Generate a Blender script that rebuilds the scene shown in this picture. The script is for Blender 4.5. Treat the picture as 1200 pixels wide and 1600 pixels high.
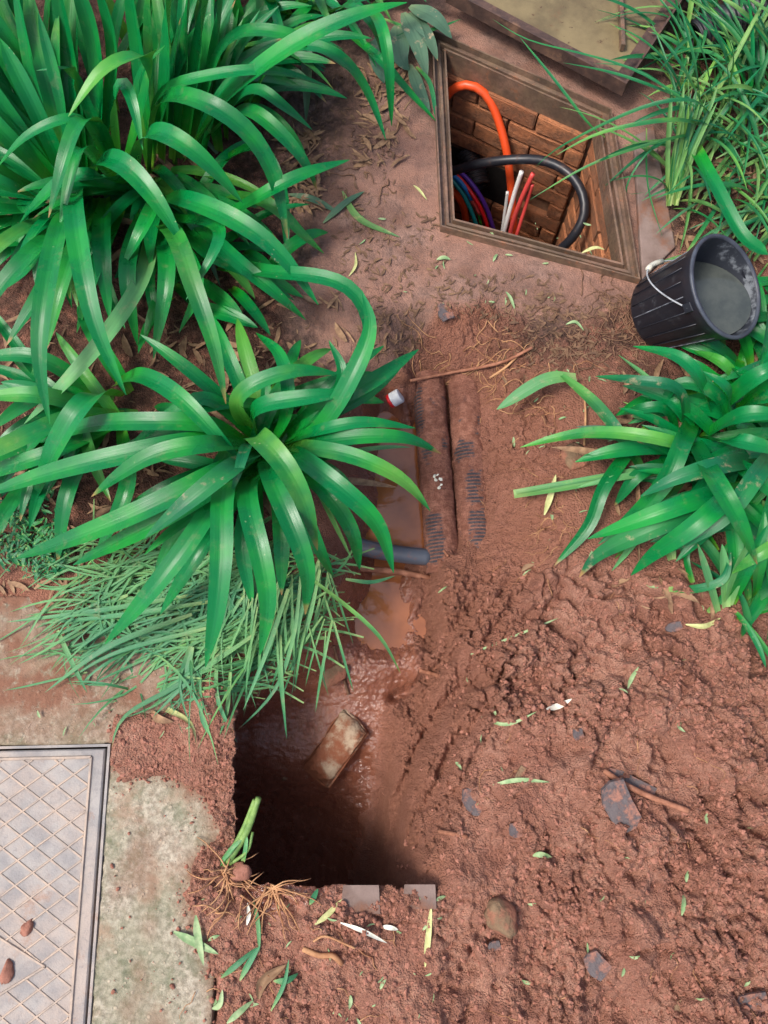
import bpy, bmesh, math, random
import numpy as np
from mathutils import Vector, Matrix

random.seed(7); rng = np.random.default_rng(7)
for o in list(bpy.data.objects): bpy.data.objects.remove(o)
S = bpy.context.scene; C = S.collection
R = math.radians

# ------------------------------------------------------------------ camera, sky, sun, exposure
CAM_H, TILT, FPX = 1.9, R(16), 1204.0
cd = bpy.data.cameras.new('camera'); cam = bpy.data.objects.new('camera', cd); C.objects.link(cam)
cam.location = (0, 0, CAM_H); cam.rotation_euler = (TILT, 0, 0)
cd.sensor_fit = 'VERTICAL'; cd.sensor_height = 24; cd.sensor_width = 18; cd.lens = 24*FPX/1600
cd.clip_start = 0.05; cd.clip_end = 500
S.camera = cam
SUN_EL, SUN_AZ = R(60), R(250)          # azimuth clockwise from +Y
w = bpy.data.worlds.new('World'); S.world = w; w.use_nodes = True
nt = w.node_tree; nt.nodes.clear()
sky = nt.nodes.new('ShaderNodeTexSky'); sky.sky_type = 'NISHITA'; sky.sun_disc = False
sky.sun_elevation = SUN_EL; sky.sun_rotation = SUN_AZ; sky.air_density = 0.7; sky.dust_density = 4.0; sky.ozone_density = 0.6
bg = nt.nodes.new('ShaderNodeBackground'); bg.inputs[1].default_value = 0.13
wo = nt.nodes.new('ShaderNodeOutputWorld')
nt.links.new(sky.outputs[0], bg.inputs[0]); nt.links.new(bg.outputs[0], wo.inputs[0])
ld = bpy.data.lights.new('sun', 'SUN'); ld.energy = 1.5; ld.angle = R(14); ld.color = (1, .95, .88)
sun = bpy.data.objects.new('sun', ld); C.objects.link(sun)
sd = Vector((math.sin(SUN_AZ)*math.cos(SUN_EL), math.cos(SUN_AZ)*math.cos(SUN_EL), math.sin(SUN_EL)))
sun.rotation_euler = sd.to_track_quat('Z', 'Y').to_euler(); sun.location = sd*6
S.cycles.max_bounces = 6; S.cycles.diffuse_bounces = 3; S.cycles.glossy_bounces = 3; S.cycles.transmission_bounces = 3
S.view_settings.view_transform = 'Standard'; S.view_settings.look = 'None'
S.view_settings.exposure = 0.92; S.view_settings.gamma = 1.0; S.view_settings.use_curve_mapping = False

# ------------------------------------------------------------------ helpers
cT, sT = math.cos(TILT), math.sin(TILT)
def P(u, v, z=0.0):
    """the point at height z that stands at this spot of the plan"""
    x = u-600.0; y = 800.0-v
    dz = y*sT-FPX*cT; dy = y*cT+FPX*sT
    k = (z-CAM_H)/dz
    return Vector((x*k, dy*k, z))
def to_plan(X, Y, Z=0.0):
    rz = Z-CAM_H
    zc = Y*sT-rz*cT; yc = Y*cT+rz*sT
    return 600+FPX*X/zc, 800-FPX*yc/zc
def lin(r, g, b):
    f = lambda c: (c/255/12.92) if c/255 <= .04045 else ((c/255+.055)/1.055)**2.4
    return (f(r), f(g), f(b))
def sstep(a, b, x):
    t = np.clip((x-a)/(b-a), 0, 1); return t*t*(3-2*t)

def _hash(ix, iy, seed):
    h = (ix.astype(np.int64)*374761393 + iy.astype(np.int64)*668265263 + seed*1442695041) & 0xFFFFFFFF
    h = ((h ^ (h >> 13))*1274126177) & 0xFFFFFFFF
    h = ((h ^ (h >> 16))*2246822519) & 0xFFFFFFFF
    return ((h ^ (h >> 15)) & 0xFFFFFF)/float(0x1000000)
def gnoise(x, y, seed=0):
    xi = np.floor(x); yi = np.floor(y); fx = x-xi; fy = y-yi
    ux = fx*fx*fx*(fx*(fx*6-15)+10); uy = fy*fy*fy*(fy*(fy*6-15)+10)
    def g(dx, dy):
        a = _hash(xi+dx, yi+dy, seed)*2*np.pi
        return np.cos(a)*(fx-dx)+np.sin(a)*(fy-dy)
    a = g(0, 0); b = g(1, 0); c = g(0, 1); d = g(1, 1)
    return 1.5*((a+(b-a)*ux)+((c+(d-c)*ux)-(a+(b-a)*ux))*uy)
def fbm(x, y, octv=4, seed=0, gain=.5):
    s = 0; a = 1.0; f = 1.0
    for i in range(octv):
        s = s+a*gnoise(x*f, y*f, seed+i*17); a *= gain; f *= 2.03
    return s
def worley(x, y, seed=0):
    xi = np.floor(x); yi = np.floor(y)
    f1 = np.full(x.shape, 9.0); f2 = np.full(x.shape, 9.0); idv = np.zeros(x.shape)
    for dx in (-1, 0, 1):
        for dy in (-1, 0, 1):
            cx = xi+dx; cy = yi+dy
            d = np.hypot(cx+.1+.8*_hash(cx, cy, seed)-x, cy+.1+.8*_hash(cx, cy, seed+5)-y)
            near = d < f1
            f2 = np.where(near, f1, np.minimum(f2, d)); idv = np.where(near, _hash(cx, cy, seed+9), idv)
            f1 = np.where(near, d, f1)
    return f1, f2, idv
def poly_mask(u, v, poly, soft):
    """1 inside, 0 outside, soft border (plan units)"""
    ins = np.zeros(u.shape, bool); d2 = np.full(u.shape, 1e18)
    n = len(poly)
    for i in range(n):
        x0, y0 = poly[i]; x1, y1 = poly[(i+1) % n]
        if y0 != y1:
            ins ^= ((y0 > v) != (y1 > v)) & (u < (x1-x0)*(v-y0)/(y1-y0)+x0)
        ex, ey = x1-x0, y1-y0
        t = np.clip(((u-x0)*ex+(v-y0)*ey)/(ex*ex+ey*ey+1e-9), 0, 1)
        d2 = np.minimum(d2, (u-x0-t*ex)**2+(v-y0-t*ey)**2)
    d = np.sqrt(d2)*np.where(ins, 1, -1)
    return sstep(-soft, soft, d)

def link(name, me, parent=None, m=None):
    o = bpy.data.objects.new(name, me); C.objects.link(o)
    if m is not None and me is not None:
        me.materials.clear(); me.materials.append(m)
    if parent is not None: o.parent = parent
    return o
def tag(o, label=None, cat=None, group=None, kind=None):
    if label: o['label'] = label
    if cat: o['category'] = cat
    if group: o['group'] = group
    if kind: o['kind'] = kind
    return o
def empty(name, loc, label, cat, group=None):
    o = bpy.data.objects.new(name, None); C.objects.link(o); o.location = loc; o.empty_display_size = .05
    return tag(o, label, cat, group)
def mesh(name, verts, faces, smooth=True, uvs=None, recalc=False):
    me = bpy.data.meshes.new(name); me.from_pydata([tuple(v) for v in verts], [], faces)
    if recalc:
        bm = bmesh.new(); bm.from_mesh(me); bmesh.ops.recalc_face_normals(bm, faces=bm.faces); bm.to_mesh(me); bm.free()
    if uvs is not None:
        ul = me.uv_layers.new(name='UVMap')
        li = np.empty(len(me.loops), np.int32); me.loops.foreach_get('vertex_index', li)
        ul.data.foreach_set('uv', np.asarray(uvs, np.float32)[li].ravel())
    if smooth: me.polygons.foreach_set('use_smooth', [True]*len(me.polygons))
    me.update(); return me
def part(name, parent, verts, faces, m, smooth=False, uvs=None, recalc=False):
    """a mesh child of an Empty, given in world coordinates"""
    if parent is not None:
        l = parent.location
        if parent.parent is not None: l = l+parent.parent.location
        verts = [(v[0]-l[0], v[1]-l[1], v[2]-l[2]) for v in verts]
    return link(name, mesh(name, verts, faces, smooth, uvs, recalc), parent, m)

def catmull(pts, n):
    pts = [np.array(p, float) for p in pts]
    if len(pts) == 2: return [pts[0]+(pts[1]-pts[0])*i/(n-1) for i in range(n)]
    q = [2*pts[0]-pts[1]]+pts+[2*pts[-1]-pts[-2]]
    L = [np.linalg.norm(pts[i+1]-pts[i]) for i in range(len(pts)-1)]; cum = np.concatenate([[0], np.cumsum(L)])
    out = []
    for s in np.linspace(0, cum[-1], n):
        i = min(int(np.searchsorted(cum, s, 'right'))-1, len(L)-1); t = (s-cum[i])/max(L[i], 1e-9)
        p0, p1, p2, p3 = q[i], q[i+1], q[i+2], q[i+3]
        out.append(.5*((2*p1)+(p2-p0)*t+(2*p0-5*p1+4*p2-p3)*t*t+(3*p1-p0-3*p2+p3)*t**3))
    return out
def frames(pts):
    n = len(pts); T = []
    for i in range(n):
        t = pts[min(i+1, n-1)]-pts[max(i-1, 0)]; T.append(t/(np.linalg.norm(t)+1e-12))
    a = np.array([0, 0, 1.]) if abs(T[0][2]) < .9 else np.array([1., 0, 0])
    N = np.cross(T[0], a); N /= np.linalg.norm(N); out = []
    for t in T:
        N = N-t*np.dot(N, t); N /= (np.linalg.norm(N)+1e-12); out.append((t, N, np.cross(t, N)))
    return out
def tube_geo(pts, r, nseg=10, caps=True, base=0):
    fr = frames(pts); V = []; F = []; n = len(pts)
    rr = r if hasattr(r, '__len__') else [r]*n
    for p, (t, N, B), ri in zip(pts, fr, rr):
        for k in range(nseg):
            a = 2*math.pi*k/nseg; V.append(p+ri*(math.cos(a)*N+math.sin(a)*B))
    for i in range(n-1):
        for k in range(nseg):
            k2 = (k+1) % nseg
            F.append((base+i*nseg+k, base+i*nseg+k2, base+(i+1)*nseg+k2, base+(i+1)*nseg+k))
    if caps:
        F.append(tuple(base+k for k in reversed(range(nseg)))); F.append(tuple(base+(n-1)*nseg+k for k in range(nseg)))
    return V, F
def tube(name, ctrl, r, m, n=28, nseg=12, parent=None):
    pts = catmull(ctrl, n); V, F = tube_geo(pts, r, nseg)
    if parent is None:
        b = pts[0]; o = link(name, mesh(name, [v-b for v in V], F), None, m); o.location = b; return o
    return part(name, parent, V, F, m, True)
def box_geo(c, ax, ay, az, hx, hy, hz, bev=0.0):
    """box with chamfered top edges; axes are unit vectors"""
    c = np.array(c); ax, ay, az = map(np.array, (ax, ay, az)); V = []
    for sz in (-1, 1):
        ins = bev if sz == 1 else 0
        if sz == 1 and bev:
            for sx, sy in ((-1, -1), (1, -1), (1, 1), (-1, 1)): V.append(c+ax*sx*hx+ay*sy*hy+az*(hz-bev))
        for sx, sy in ((-1, -1), (1, -1), (1, 1), (-1, 1)): V.append(c+ax*sx*(hx-ins)+ay*sy*(hy-ins)+az*sz*hz)
    L = len(V)//4; F = [(3, 2, 1, 0)]
    for l in range(L-1):
        for k in range(4):
            k2 = (k+1) % 4; F.append((l*4+k, l*4+k2, l*4+4+k2, l*4+4+k))
    F.append(tuple((L-1)*4+k for k in range(4)))
    return V, F
def grid_strip(pts, sides, ups, widths, cup, uoff=0.0, nc=5):
    """a strap: rows of nc points across"""
    V = []; UV = []; F = []; n = len(pts)
    for i in range(n):
        for j in range(nc):
            s = -1+2*j/(nc-1)
            V.append(pts[i]+sides[i]*s*widths[i]*.5+ups[i]*(abs(s)**1.1)*widths[i]*cup)
            UV.append((j/(nc-1), i/(n-1)))
    for i in range(n-1):
        for j in range(nc-1):
            a = i*nc+j; F.append((a, a+1, a+nc+1, a+nc))
    return V, F, UV
def strap(ctrl, width, n=16, nc=5, cup=.16, twist=0.0, tip=.35, base_w=.6):
    pts = catmull(ctrl, n)
    for _ in range(2): pts = [pts[0]]+[.25*pts[i-1]+.5*pts[i]+.25*pts[i+1] for i in range(1, n-1)]+[pts[-1]]
    sides = []; ups = []; wid = []; prev = None
    ov = np.array(ctrl[-1], float)-np.array(ctrl[0], float)
    for i in range(n):
        t = pts[min(i+1, n-1)]-pts[max(i-1, 0)]; t /= (np.linalg.norm(t)+1e-12)
        s = np.cross(t, (0, 0, 1.)); l = np.linalg.norm(s)
        if l < .25:
            s0 = np.cross(np.array([ov[0], ov[1], 0]), (0, 0, 1.)); s0 /= (np.linalg.norm(s0)+1e-9)
            s = s/(l+1e-9)*l*3+s0*(1-l*3) if l > .01 else s0
        s = s/(np.linalg.norm(s)+1e-9)
        if prev is not None:
            if np.dot(s, prev) < 0: s = -s
            s = .5*s+.5*prev
        s = s-t*np.dot(s, t); s /= (np.linalg.norm(s)+1e-9); prev = s
        up = np.cross(s, t)
        if twist:
            a = twist*i/(n-1); s, up = s*math.cos(a)+up*math.sin(a), up*math.cos(a)-s*math.sin(a)
        q = i/(n-1)
        wv = base_w+(1-base_w)*min(1, q/.3)**.8 if q < .3 else 1.0
        if q > 1-tip: wv *= max(.04, max(0, 1-((q-(1-tip))/tip)**2.2)**.8)
        sides.append(s); ups.append(up); wid.append(width*wv)
    return grid_strip(pts, sides, ups, wid, cup, nc=nc)

# ------------------------------------------------------------------ materials
class N:
    def __init__(s, name):
        s.m = bpy.data.materials.new(name); s.m.use_nodes = True; s.t = s.m.node_tree; s.t.nodes.clear()
        s.out = s.t.nodes.new('ShaderNodeOutputMaterial'); s.b = s.n('ShaderNodeBsdfPrincipled')
        s.l(s.b.outputs[0], s.out.inputs[0])
    def n(s, k, **kw):
        x = s.t.nodes.new(k)
        for a, v in kw.items(): setattr(x, a, v)
        return x
    def l(s, a, b): s.t.links.new(a, b)
    def put(s, sock, v):
        if hasattr(v, 'links'): s.l(v, sock)
        elif isinstance(v, tuple) and len(v) == 3 and sock.type == 'RGBA': sock.default_value = (*v, 1)
        else: sock.default_value = v
    def coord(s, k='Object'):
        return s.n('ShaderNodeTexCoord').outputs[k]
    def noise(s, scale, detail=4, rough=.55, vec=None, col=False):
        x = s.n('ShaderNodeTexNoise'); x.inputs['Scale'].default_value = scale; x.inputs['Detail'].default_value = detail
        x.inputs['Roughness'].default_value = rough
        s.l(vec if vec is not None else s.coord(), x.inputs['Vector'])
        return x.outputs['Color' if col else 'Fac']
    def voro(s, scale, vec=None, feature='F1', out='Distance'):
        x = s.n('ShaderNodeTexVoronoi', feature=feature); x.inputs['Scale'].default_value = scale
        s.l(vec if vec is not None else s.coord(), x.inputs['Vector']); return x.outputs[out]
    def math(s, op, a, b=0.0):
        x = s.n('ShaderNodeMath', operation=op); s.put(x.inputs[0], a); s.put(x.inputs[1], b); return x.outputs[0]
    def ramp(s, f, lo, hi, a=0.0, b=1.0):
        x = s.n('ShaderNodeMapRange'); x.interpolation_type = 'SMOOTHSTEP'
        for i, v in enumerate((f, lo, hi, a, b)): s.put(x.inputs[i], v)
        return x.outputs[0]
    def mix(s, f, a, b, mode='MIX'):
        x = s.n('ShaderNodeMix', data_type='RGBA', blend_type=mode); s.put(x.inputs[0], f); s.put(x.inputs[6], a); s.put(x.inputs[7], b)
        return x.outputs[2]
    def attr(s, name, out='Fac'):
        return s.n('ShaderNodeAttribute', attribute_name=name).outputs[out]
    def scaled(s, vec, sx, sy, sz):
        x = s.n('ShaderNodeMapping'); s.l(vec, x.inputs[0]); x.inputs['Scale'].default_value = (sx, sy, sz); return x.outputs[0]
    def bump(s, h, strength=.5, dist=.01, prev=None):
        x = s.n('ShaderNodeBump'); s.put(x.inputs['Strength'], strength); x.inputs['Distance'].default_value = dist
        s.l(h, x.inputs['Height'])
        if prev is not None: s.l(prev, x.inputs['Normal'])
        return x.outputs[0]
    def done(s, col=None, rough=None, nor=None, spec=None, metal=None):
        if col is not None: s.put(s.b.inputs['Base Color'], col)
        if rough is not None: s.put(s.b.inputs['Roughness'], rough)
        if nor is not None: s.l(nor, s.b.inputs['Normal'])
        if spec is not None: s.put(s.b.inputs['Specular IOR Level'], spec)
        if metal is not None: s.put(s.b.inputs['Metallic'], metal)
        return s.m
def plain(name, c1, c2=None, scale=30, rough=.6, bscale=80, bstr=.3, bdist=.004, spec=.4, dirt=None, dscale=12, lo=.5, hi=.65, rough2=None, rnd=0.0):
    k = N(name); c2 = c2 or tuple(x*.7 for x in c1)
    col = k.mix(k.ramp(k.noise(scale, 5), .3, .7), c1, c2); r = rough
    if dirt:
        f = k.ramp(k.noise(dscale, 6, .65), lo, hi); col = k.mix(f, col, dirt); r = k.ramp(f, 0, 1, rough, rough2 or .85)
    if rnd:
        oi = k.n('ShaderNodeObjectInfo').outputs['Random']
        col = k.mix(k.ramp(oi, 0, 1, 0, rnd), col, tuple(x*.55 for x in c1))
    return k.done(col, r, k.bump(k.noise(bscale, 5), bstr, bdist), spec)

SOIL_A, SOIL_B = lin(199, 151, 129), lin(156, 109, 90)
CLAY_A, CLAY_B = lin(172, 121, 101), lin(134, 88, 71)
PACK_A, PACK_B = lin(150, 120, 107), lin(122, 90, 76)
HUM_A, HUM_B = lin(88, 70, 60), lin(50, 42, 39)

def soil_material():
    k = N('soil'); v = k.coord()
    m1 = k.n('ShaderNodeSeparateColor'); k.l(k.attr('mask', 'Color'), m1.inputs[0])
    m2 = k.n('ShaderNodeSeparateColor'); k.l(k.attr('mask_two', 'Color'), m2.inputs[0])
    n1 = k.ramp(k.noise(9, 6, .6), .32, .68); n2 = k.ramp(k.noise(60, 5, .6), .3, .7)
    loose = k.mix(k.math('MULTIPLY', n2, .7), k.mix(n1, SOIL_A, lin(160, 110, 92)), SOIL_B)
    clay = k.mix(k.math('MULTIPLY', n2, .5), k.mix(n1, CLAY_A, lin(164, 114, 92)), CLAY_B)
    pack = k.mix(n1, PACK_A, PACK_B); pack = k.mix(k.ramp(k.noise(35, 7, .75), .45, .68), pack, lin(104, 84, 76)); pack = k.mix(k.ramp(k.noise(4, 4, .6), .4, .62, 0, .6), pack, lin(166, 124, 106))
    hum = k.mix(n2, HUM_A, HUM_B)
    col = k.mix(m1.outputs[0], clay, loose)
    col = k.mix(m2.outputs[0], col, pack)
    hf = k.math('MULTIPLY', m1.outputs[2], k.ramp(k.noise(22, 6, .7), .3, .55))
    col = k.mix(hf, col, hum)
    # pale quartz grit
    grit = k.math('MULTIPLY', k.ramp(k.voro(120), .10, .04), k.ramp(k.noise(40, 2), .58, .66))
    col = k.mix(grit, col, lin(205, 170, 145))
    wet = k.math('MULTIPLY', m1.outputs[1], k.ramp(k.noise(26, 4, .6), .3, .55, .55, 1.0))
    col = k.mix(k.math('MULTIPLY', wet, .75), col, lin(116, 66, 46))
    rough = k.math('ADD', k.ramp(wet, 0.1, .8, .85, .08), k.ramp(k.noise(11, 3), .42, .6, 0, .25))
    fine = k.ramp(k.noise(260, 4, .7), .38, .62)
    col = k.mix(k.math('MULTIPLY', fine, .28), col, k.mix(m2.outputs[0], lin(116, 72, 58), lin(104, 82, 74)))
    h = k.math('ADD', k.noise(150, 7, .72), k.math('MULTIPLY', k.voro(210), -.55))
    nor = k.bump(h, k.math('MULTIPLY', k.ramp(m2.outputs[0], 0, 1, .95, .45), k.ramp(wet, .2, .8, 1, .36)), .012)
    k.b.inputs['Specular IOR Level'].default_value = .35
    k.put(k.b.inputs['Specular IOR Level'], k.ramp(wet, 0, 1, .2, .9))
    return k.done(col, rough, nor)
M = {}
M['soil'] = soil_material()
def crumb_material():
    k = N('soil_crumb'); n = k.ramp(k.noise(60, 4), .3, .7)
    return k.done(k.mix(n, lin(164, 115, 98), lin(138, 94, 78)), .95, k.bump(k.noise(300, 4), .5, .004), .15)
M['crumb'] = crumb_material()
def mud_water():
    k = N('muddy_water'); n = k.ramp(k.noise(7, 4), .35, .65)
    col = k.mix(n, lin(164, 102, 64), lin(138, 84, 52))
    return k.done(col, .04, k.bump(k.noise(30, 4), .12, .006), .7)
M['water'] = mud_water()
def concrete():
    k = N('mossy_concrete'); v = k.coord()
    n1 = k.ramp(k.noise(5, 5, .6), .35, .65); n2 = k.ramp(k.noise(70, 5, .7), .35, .65)
    col = k.mix(n2, lin(184, 174, 156), lin(136, 126, 110))
    col = k.mix(k.math('MULTIPLY', n1, .5), col, lin(128, 130, 104))
    moss = k.math('MULTIPLY', k.ramp(k.noise(13, 7, .75), .48, .62), .45)
    col = k.mix(moss, col, lin(70, 88, 58))
    dust = k.ramp(k.noise(8, 6, .65), .5, .68)
    col = k.mix(k.math('MULTIPLY', dust, .6), col, lin(162, 130, 108))
    peb = k.voro(75); pf = k.math('MULTIPLY', k.ramp(peb, .36, .22), k.ramp(k.noise(45, 2), .52, .62))
    col = k.mix(k.math('MULTIPLY', pf, .7), col, lin(188, 174, 152))
    att = k.attr('dirt'); col = k.mix(k.math('MULTIPLY', att, k.ramp(k.noise(40, 5, .7), .25, .5)), col, lin(128, 92, 74))
    nor = k.bump(k.math('ADD', k.noise(120, 6, .7), k.math('MULTIPLY', pf, .6)), .6, .006)
    return k.done(col, .9, nor, .2)
M['concrete'] = concrete()
def cover_mat():
    k = N('cover_plate'); n = k.ramp(k.noise(14, 5, .6), .35, .65)
    col = k.mix(n, lin(158, 153, 148), lin(134, 131, 130))
    col = k.mix(k.math('MULTIPLY', k.ramp(k.noise(5, 7, .7), .42, .64), .6), col, lin(174, 156, 142)); col = k.mix(k.ramp(k.noise(9, 7, .75), .56, .68, 0, .6), col, lin(146, 108, 86))
    col = k.mix(k.math('MULTIPLY', k.ramp(k.noise(90, 5, .7), .5, .7), .5), col, lin(120, 116, 116))
    return k.done(col, .7, k.bump(k.noise(240, 4, .6), .35, .003), .35)
M['cover'] = cover_mat()
M['rib'] = plain('cover_rib_dust', lin(186, 166, 148), lin(156, 144, 134), 40, .85, 200, .4, .003, .2)
M['gap'] = plain('gap_dark_brown', lin(70, 46, 40), lin(48, 32, 30), 30, .9)  # even dark brown for the ledge at the bottom of the gap
def rusty():
    k = N('rusty_steel'); n1 = k.ramp(k.noise(12, 6, .65), .35, .65); n2 = k.ramp(k.noise(55, 5, .7), .4, .65)
    col = k.mix(n1, lin(118, 98, 78), lin(90, 74, 62)); col = k.mix(k.ramp(k.noise(7, 6, .7), .42, .66, 0, .7), col, lin(146, 112, 94)); col = k.mix(k.math('MULTIPLY', n2, .55), col, lin(84, 66, 54))
    col = k.mix(k.ramp(k.noise(30, 6, .7), .56, .68), col, lin(140, 96, 70))
    return k.done(col, k.ramp(n2, 0, 1, .45, .7), k.bump(k.noise(120, 5, .7), .25, .003), .45)
M['rust'] = rusty()
def lid_mat():
    k = N('lid_underside'); n1 = k.ramp(k.noise(6, 6, .65), .35, .65)
    col = k.mix(n1, lin(126, 112, 80), lin(96, 84, 60)); col = k.mix(k.ramp(k.noise(10, 6, .7), .52, .72), col, lin(112, 80, 56))
    col = k.mix(k.ramp(k.noise(40, 5, .7), .62, .7), col, lin(74, 52, 38))
    return k.done(col, .6, k.bump(k.noise(70, 5, .7), .35, .003), .4)
M['lid'] = lid_mat()
M['darkrust'] = plain('dark_rust', lin(92, 70, 60), lin(62, 48, 44), 24, .6, 120, .4, .004, .4, lin(122, 92, 72), 14, .55, .7)
M['kerb'] = plain('kerb_grey', lin(134, 116, 108), lin(104, 86, 78), 14, .85, 90, .4, .004, .2, lin(126, 88, 70), 6)
def brick_mat(name, a, b, d):
    k = N(name); oi = k.n('ShaderNodeObjectInfo').outputs['Random']
    col = k.mix(k.ramp(oi, 0, 1), a, b)
    col = k.mix(k.ramp(k.noise(14, 7, .75), .38, .66), col, d)
    col = k.mix(k.ramp(k.noise(60, 5, .7), .55, .7, 0, .4), col, lin(90, 64, 50))
    return k.done(col, .9, k.bump(k.noise(110, 6, .7), .8, .008), .1)
M['brick'] = brick_mat('chamber_brick', lin(186, 124, 86), lin(156, 102, 72), lin(126, 92, 72))
M['mortar'] = plain('dirty_mortar', lin(134, 102, 80), lin(100, 74, 58), 30, .9, 120, .5, .005, .2)
M['oldbrick'] = plain('cement_smeared_brick', lin(178, 158, 134), lin(140, 114, 92), 22, .9, 100, .8, .008, .25, lin(138, 86, 62), 11, .38, .52)
def plastic(name, c, rough=.38, dirt=lin(130, 92, 70), amt=.5):
    k = N(name); f = k.math('MULTIPLY', k.ramp(k.noise(22, 6, .7), .52, .75), amt)
    return k.done(k.mix(f, c, dirt), k.ramp(f, 0, .5, rough, .8), k.bump(k.noise(60, 4), .08, .002), .45)
M['orange'] = plastic('orange_duct', lin(226, 82, 36), .4)
M['blackcable'] = plastic('black_cable', lin(34, 36, 42), .38)
M['white'] = plastic('white_tube', lin(228, 226, 222), .4, amt=.25)
M['redtube'] = plastic('red_tube', lin(206, 74, 70), .42, amt=.25)
M['red'] = plastic('bright_red_tube', lin(214, 26, 34), .35, amt=.1)
M['blue'] = plastic('blue_tube', lin(14, 112, 178), .35, amt=.1)
M['teal'] = plastic('teal_tube', lin(14, 130, 128), .35, amt=.1)
M['purple'] = plastic('purple_tube', lin(84, 44, 148), .35, amt=.1)
M['green'] = plastic('green_tube', lin(70, 190, 70), .35, amt=.1)
M['duct'] = plastic('black_duct', lin(32, 32, 36), .45, amt=.6)
M['greypipe'] = plastic('grey_pipe', lin(78, 84, 94), .35, lin(140, 88, 64), .9)
def mudpipe():
    k = N('muddy_corrugated_pipe'); a = k.attr('mud')
    n = k.ramp(k.noise(50, 5), .3, .7)
    col = k.mix(a, k.mix(k.ramp(k.noise(120, 3), .4, .7), lin(60, 62, 70), lin(92, 84, 84)), k.mix(k.ramp(k.noise(260, 4, .7), .38, .62, 0, .5), k.mix(n, CLAY_A, CLAY_B), lin(104, 62, 48)))
    return k.done(col, k.ramp(a, 0, 1, .35, .9), k.bump(k.noise(150, 7, .72), .8, .010), .3)
M['mudpipe'] = mudpipe()
def bucket_mat():
    k = N('black_bucket'); v = k.coord()
    f = k.math('MULTIPLY', k.ramp(k.noise(30, 6, .75), .55, .8), .45)
    col = k.mix(f, lin(30, 32, 40), lin(112, 116, 122))
    return k.done(col, k.ramp(k.noise(14, 4), .3, .7, .3, .5), k.bump(k.noise(90, 4), .08, .002), .5)
M['bucket'] = bucket_mat()
def bucket_in():
    k = N('bucket_inside_residue'); f = k.ramp(k.noise(16, 6, .7), .48, .62)
    return k.done(k.mix(f, lin(42, 46, 54), lin(112, 118, 124)), .55, k.bump(k.noise(90, 4), .15, .002), .4)
M['bucketin'] = bucket_in()
M['rimgrey'] = plain('rim_plastic', lin(74, 80, 90), lin(54, 58, 68), 20, .45)
M['scuff'] = plain('scuffed_ridge', lin(120, 124, 132), lin(44, 46, 54), 60, .5)
M['wire'] = plain('galvanised_wire', lin(168, 172, 176), lin(130, 134, 138), 40, .35, spec=.6)
M['grip'] = plain('pale_grip', lin(206, 204, 190), lin(176, 172, 156), 60, .55)
def grey_water():
    k = N('murky_grey_water'); col = k.mix(k.ramp(k.noise(12, 6, .65), .35, .7), lin(80, 85, 80), lin(62, 68, 66))
    col = k.mix(k.ramp(k.noise(70, 5, .75), .68, .74, 0, .3), col, lin(130, 130, 120))
    return k.done(col, .06, k.bump(k.noise(16, 3), .08, .004), .7)
M['greywater'] = grey_water()
M['capwhite'] = plain('white_cap', lin(226, 230, 232), lin(206, 210, 214), 60, .4, dirt=lin(60, 70, 90), dscale=90, lo=.66, hi=.69, rough2=.5)
M['stone'] = plain('muddy_stone', lin(130, 108, 84), lin(102, 80, 62), 20, .85, 90, .8, .008, .25, lin(146, 98, 78), 14, .42, .58)
M['slate'] = plain('dark_slate', lin(98, 90, 90), lin(72, 66, 68), 40, .7, 120, .6, .005, .3, lin(150, 106, 90), 45, .46, .66)
M['stick'] = plain('muddy_stick', lin(168, 118, 94), lin(130, 86, 66), 40, .85, 140, .5, .004, .2)
M['root'] = plain('tan_root', lin(190, 148, 108), lin(150, 104, 74), 30, .8, 120, .3, .002, .2)
M['darkroot'] = plain('brown_root', lin(128, 96, 74), lin(92, 66, 50), 30, .85)

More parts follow.
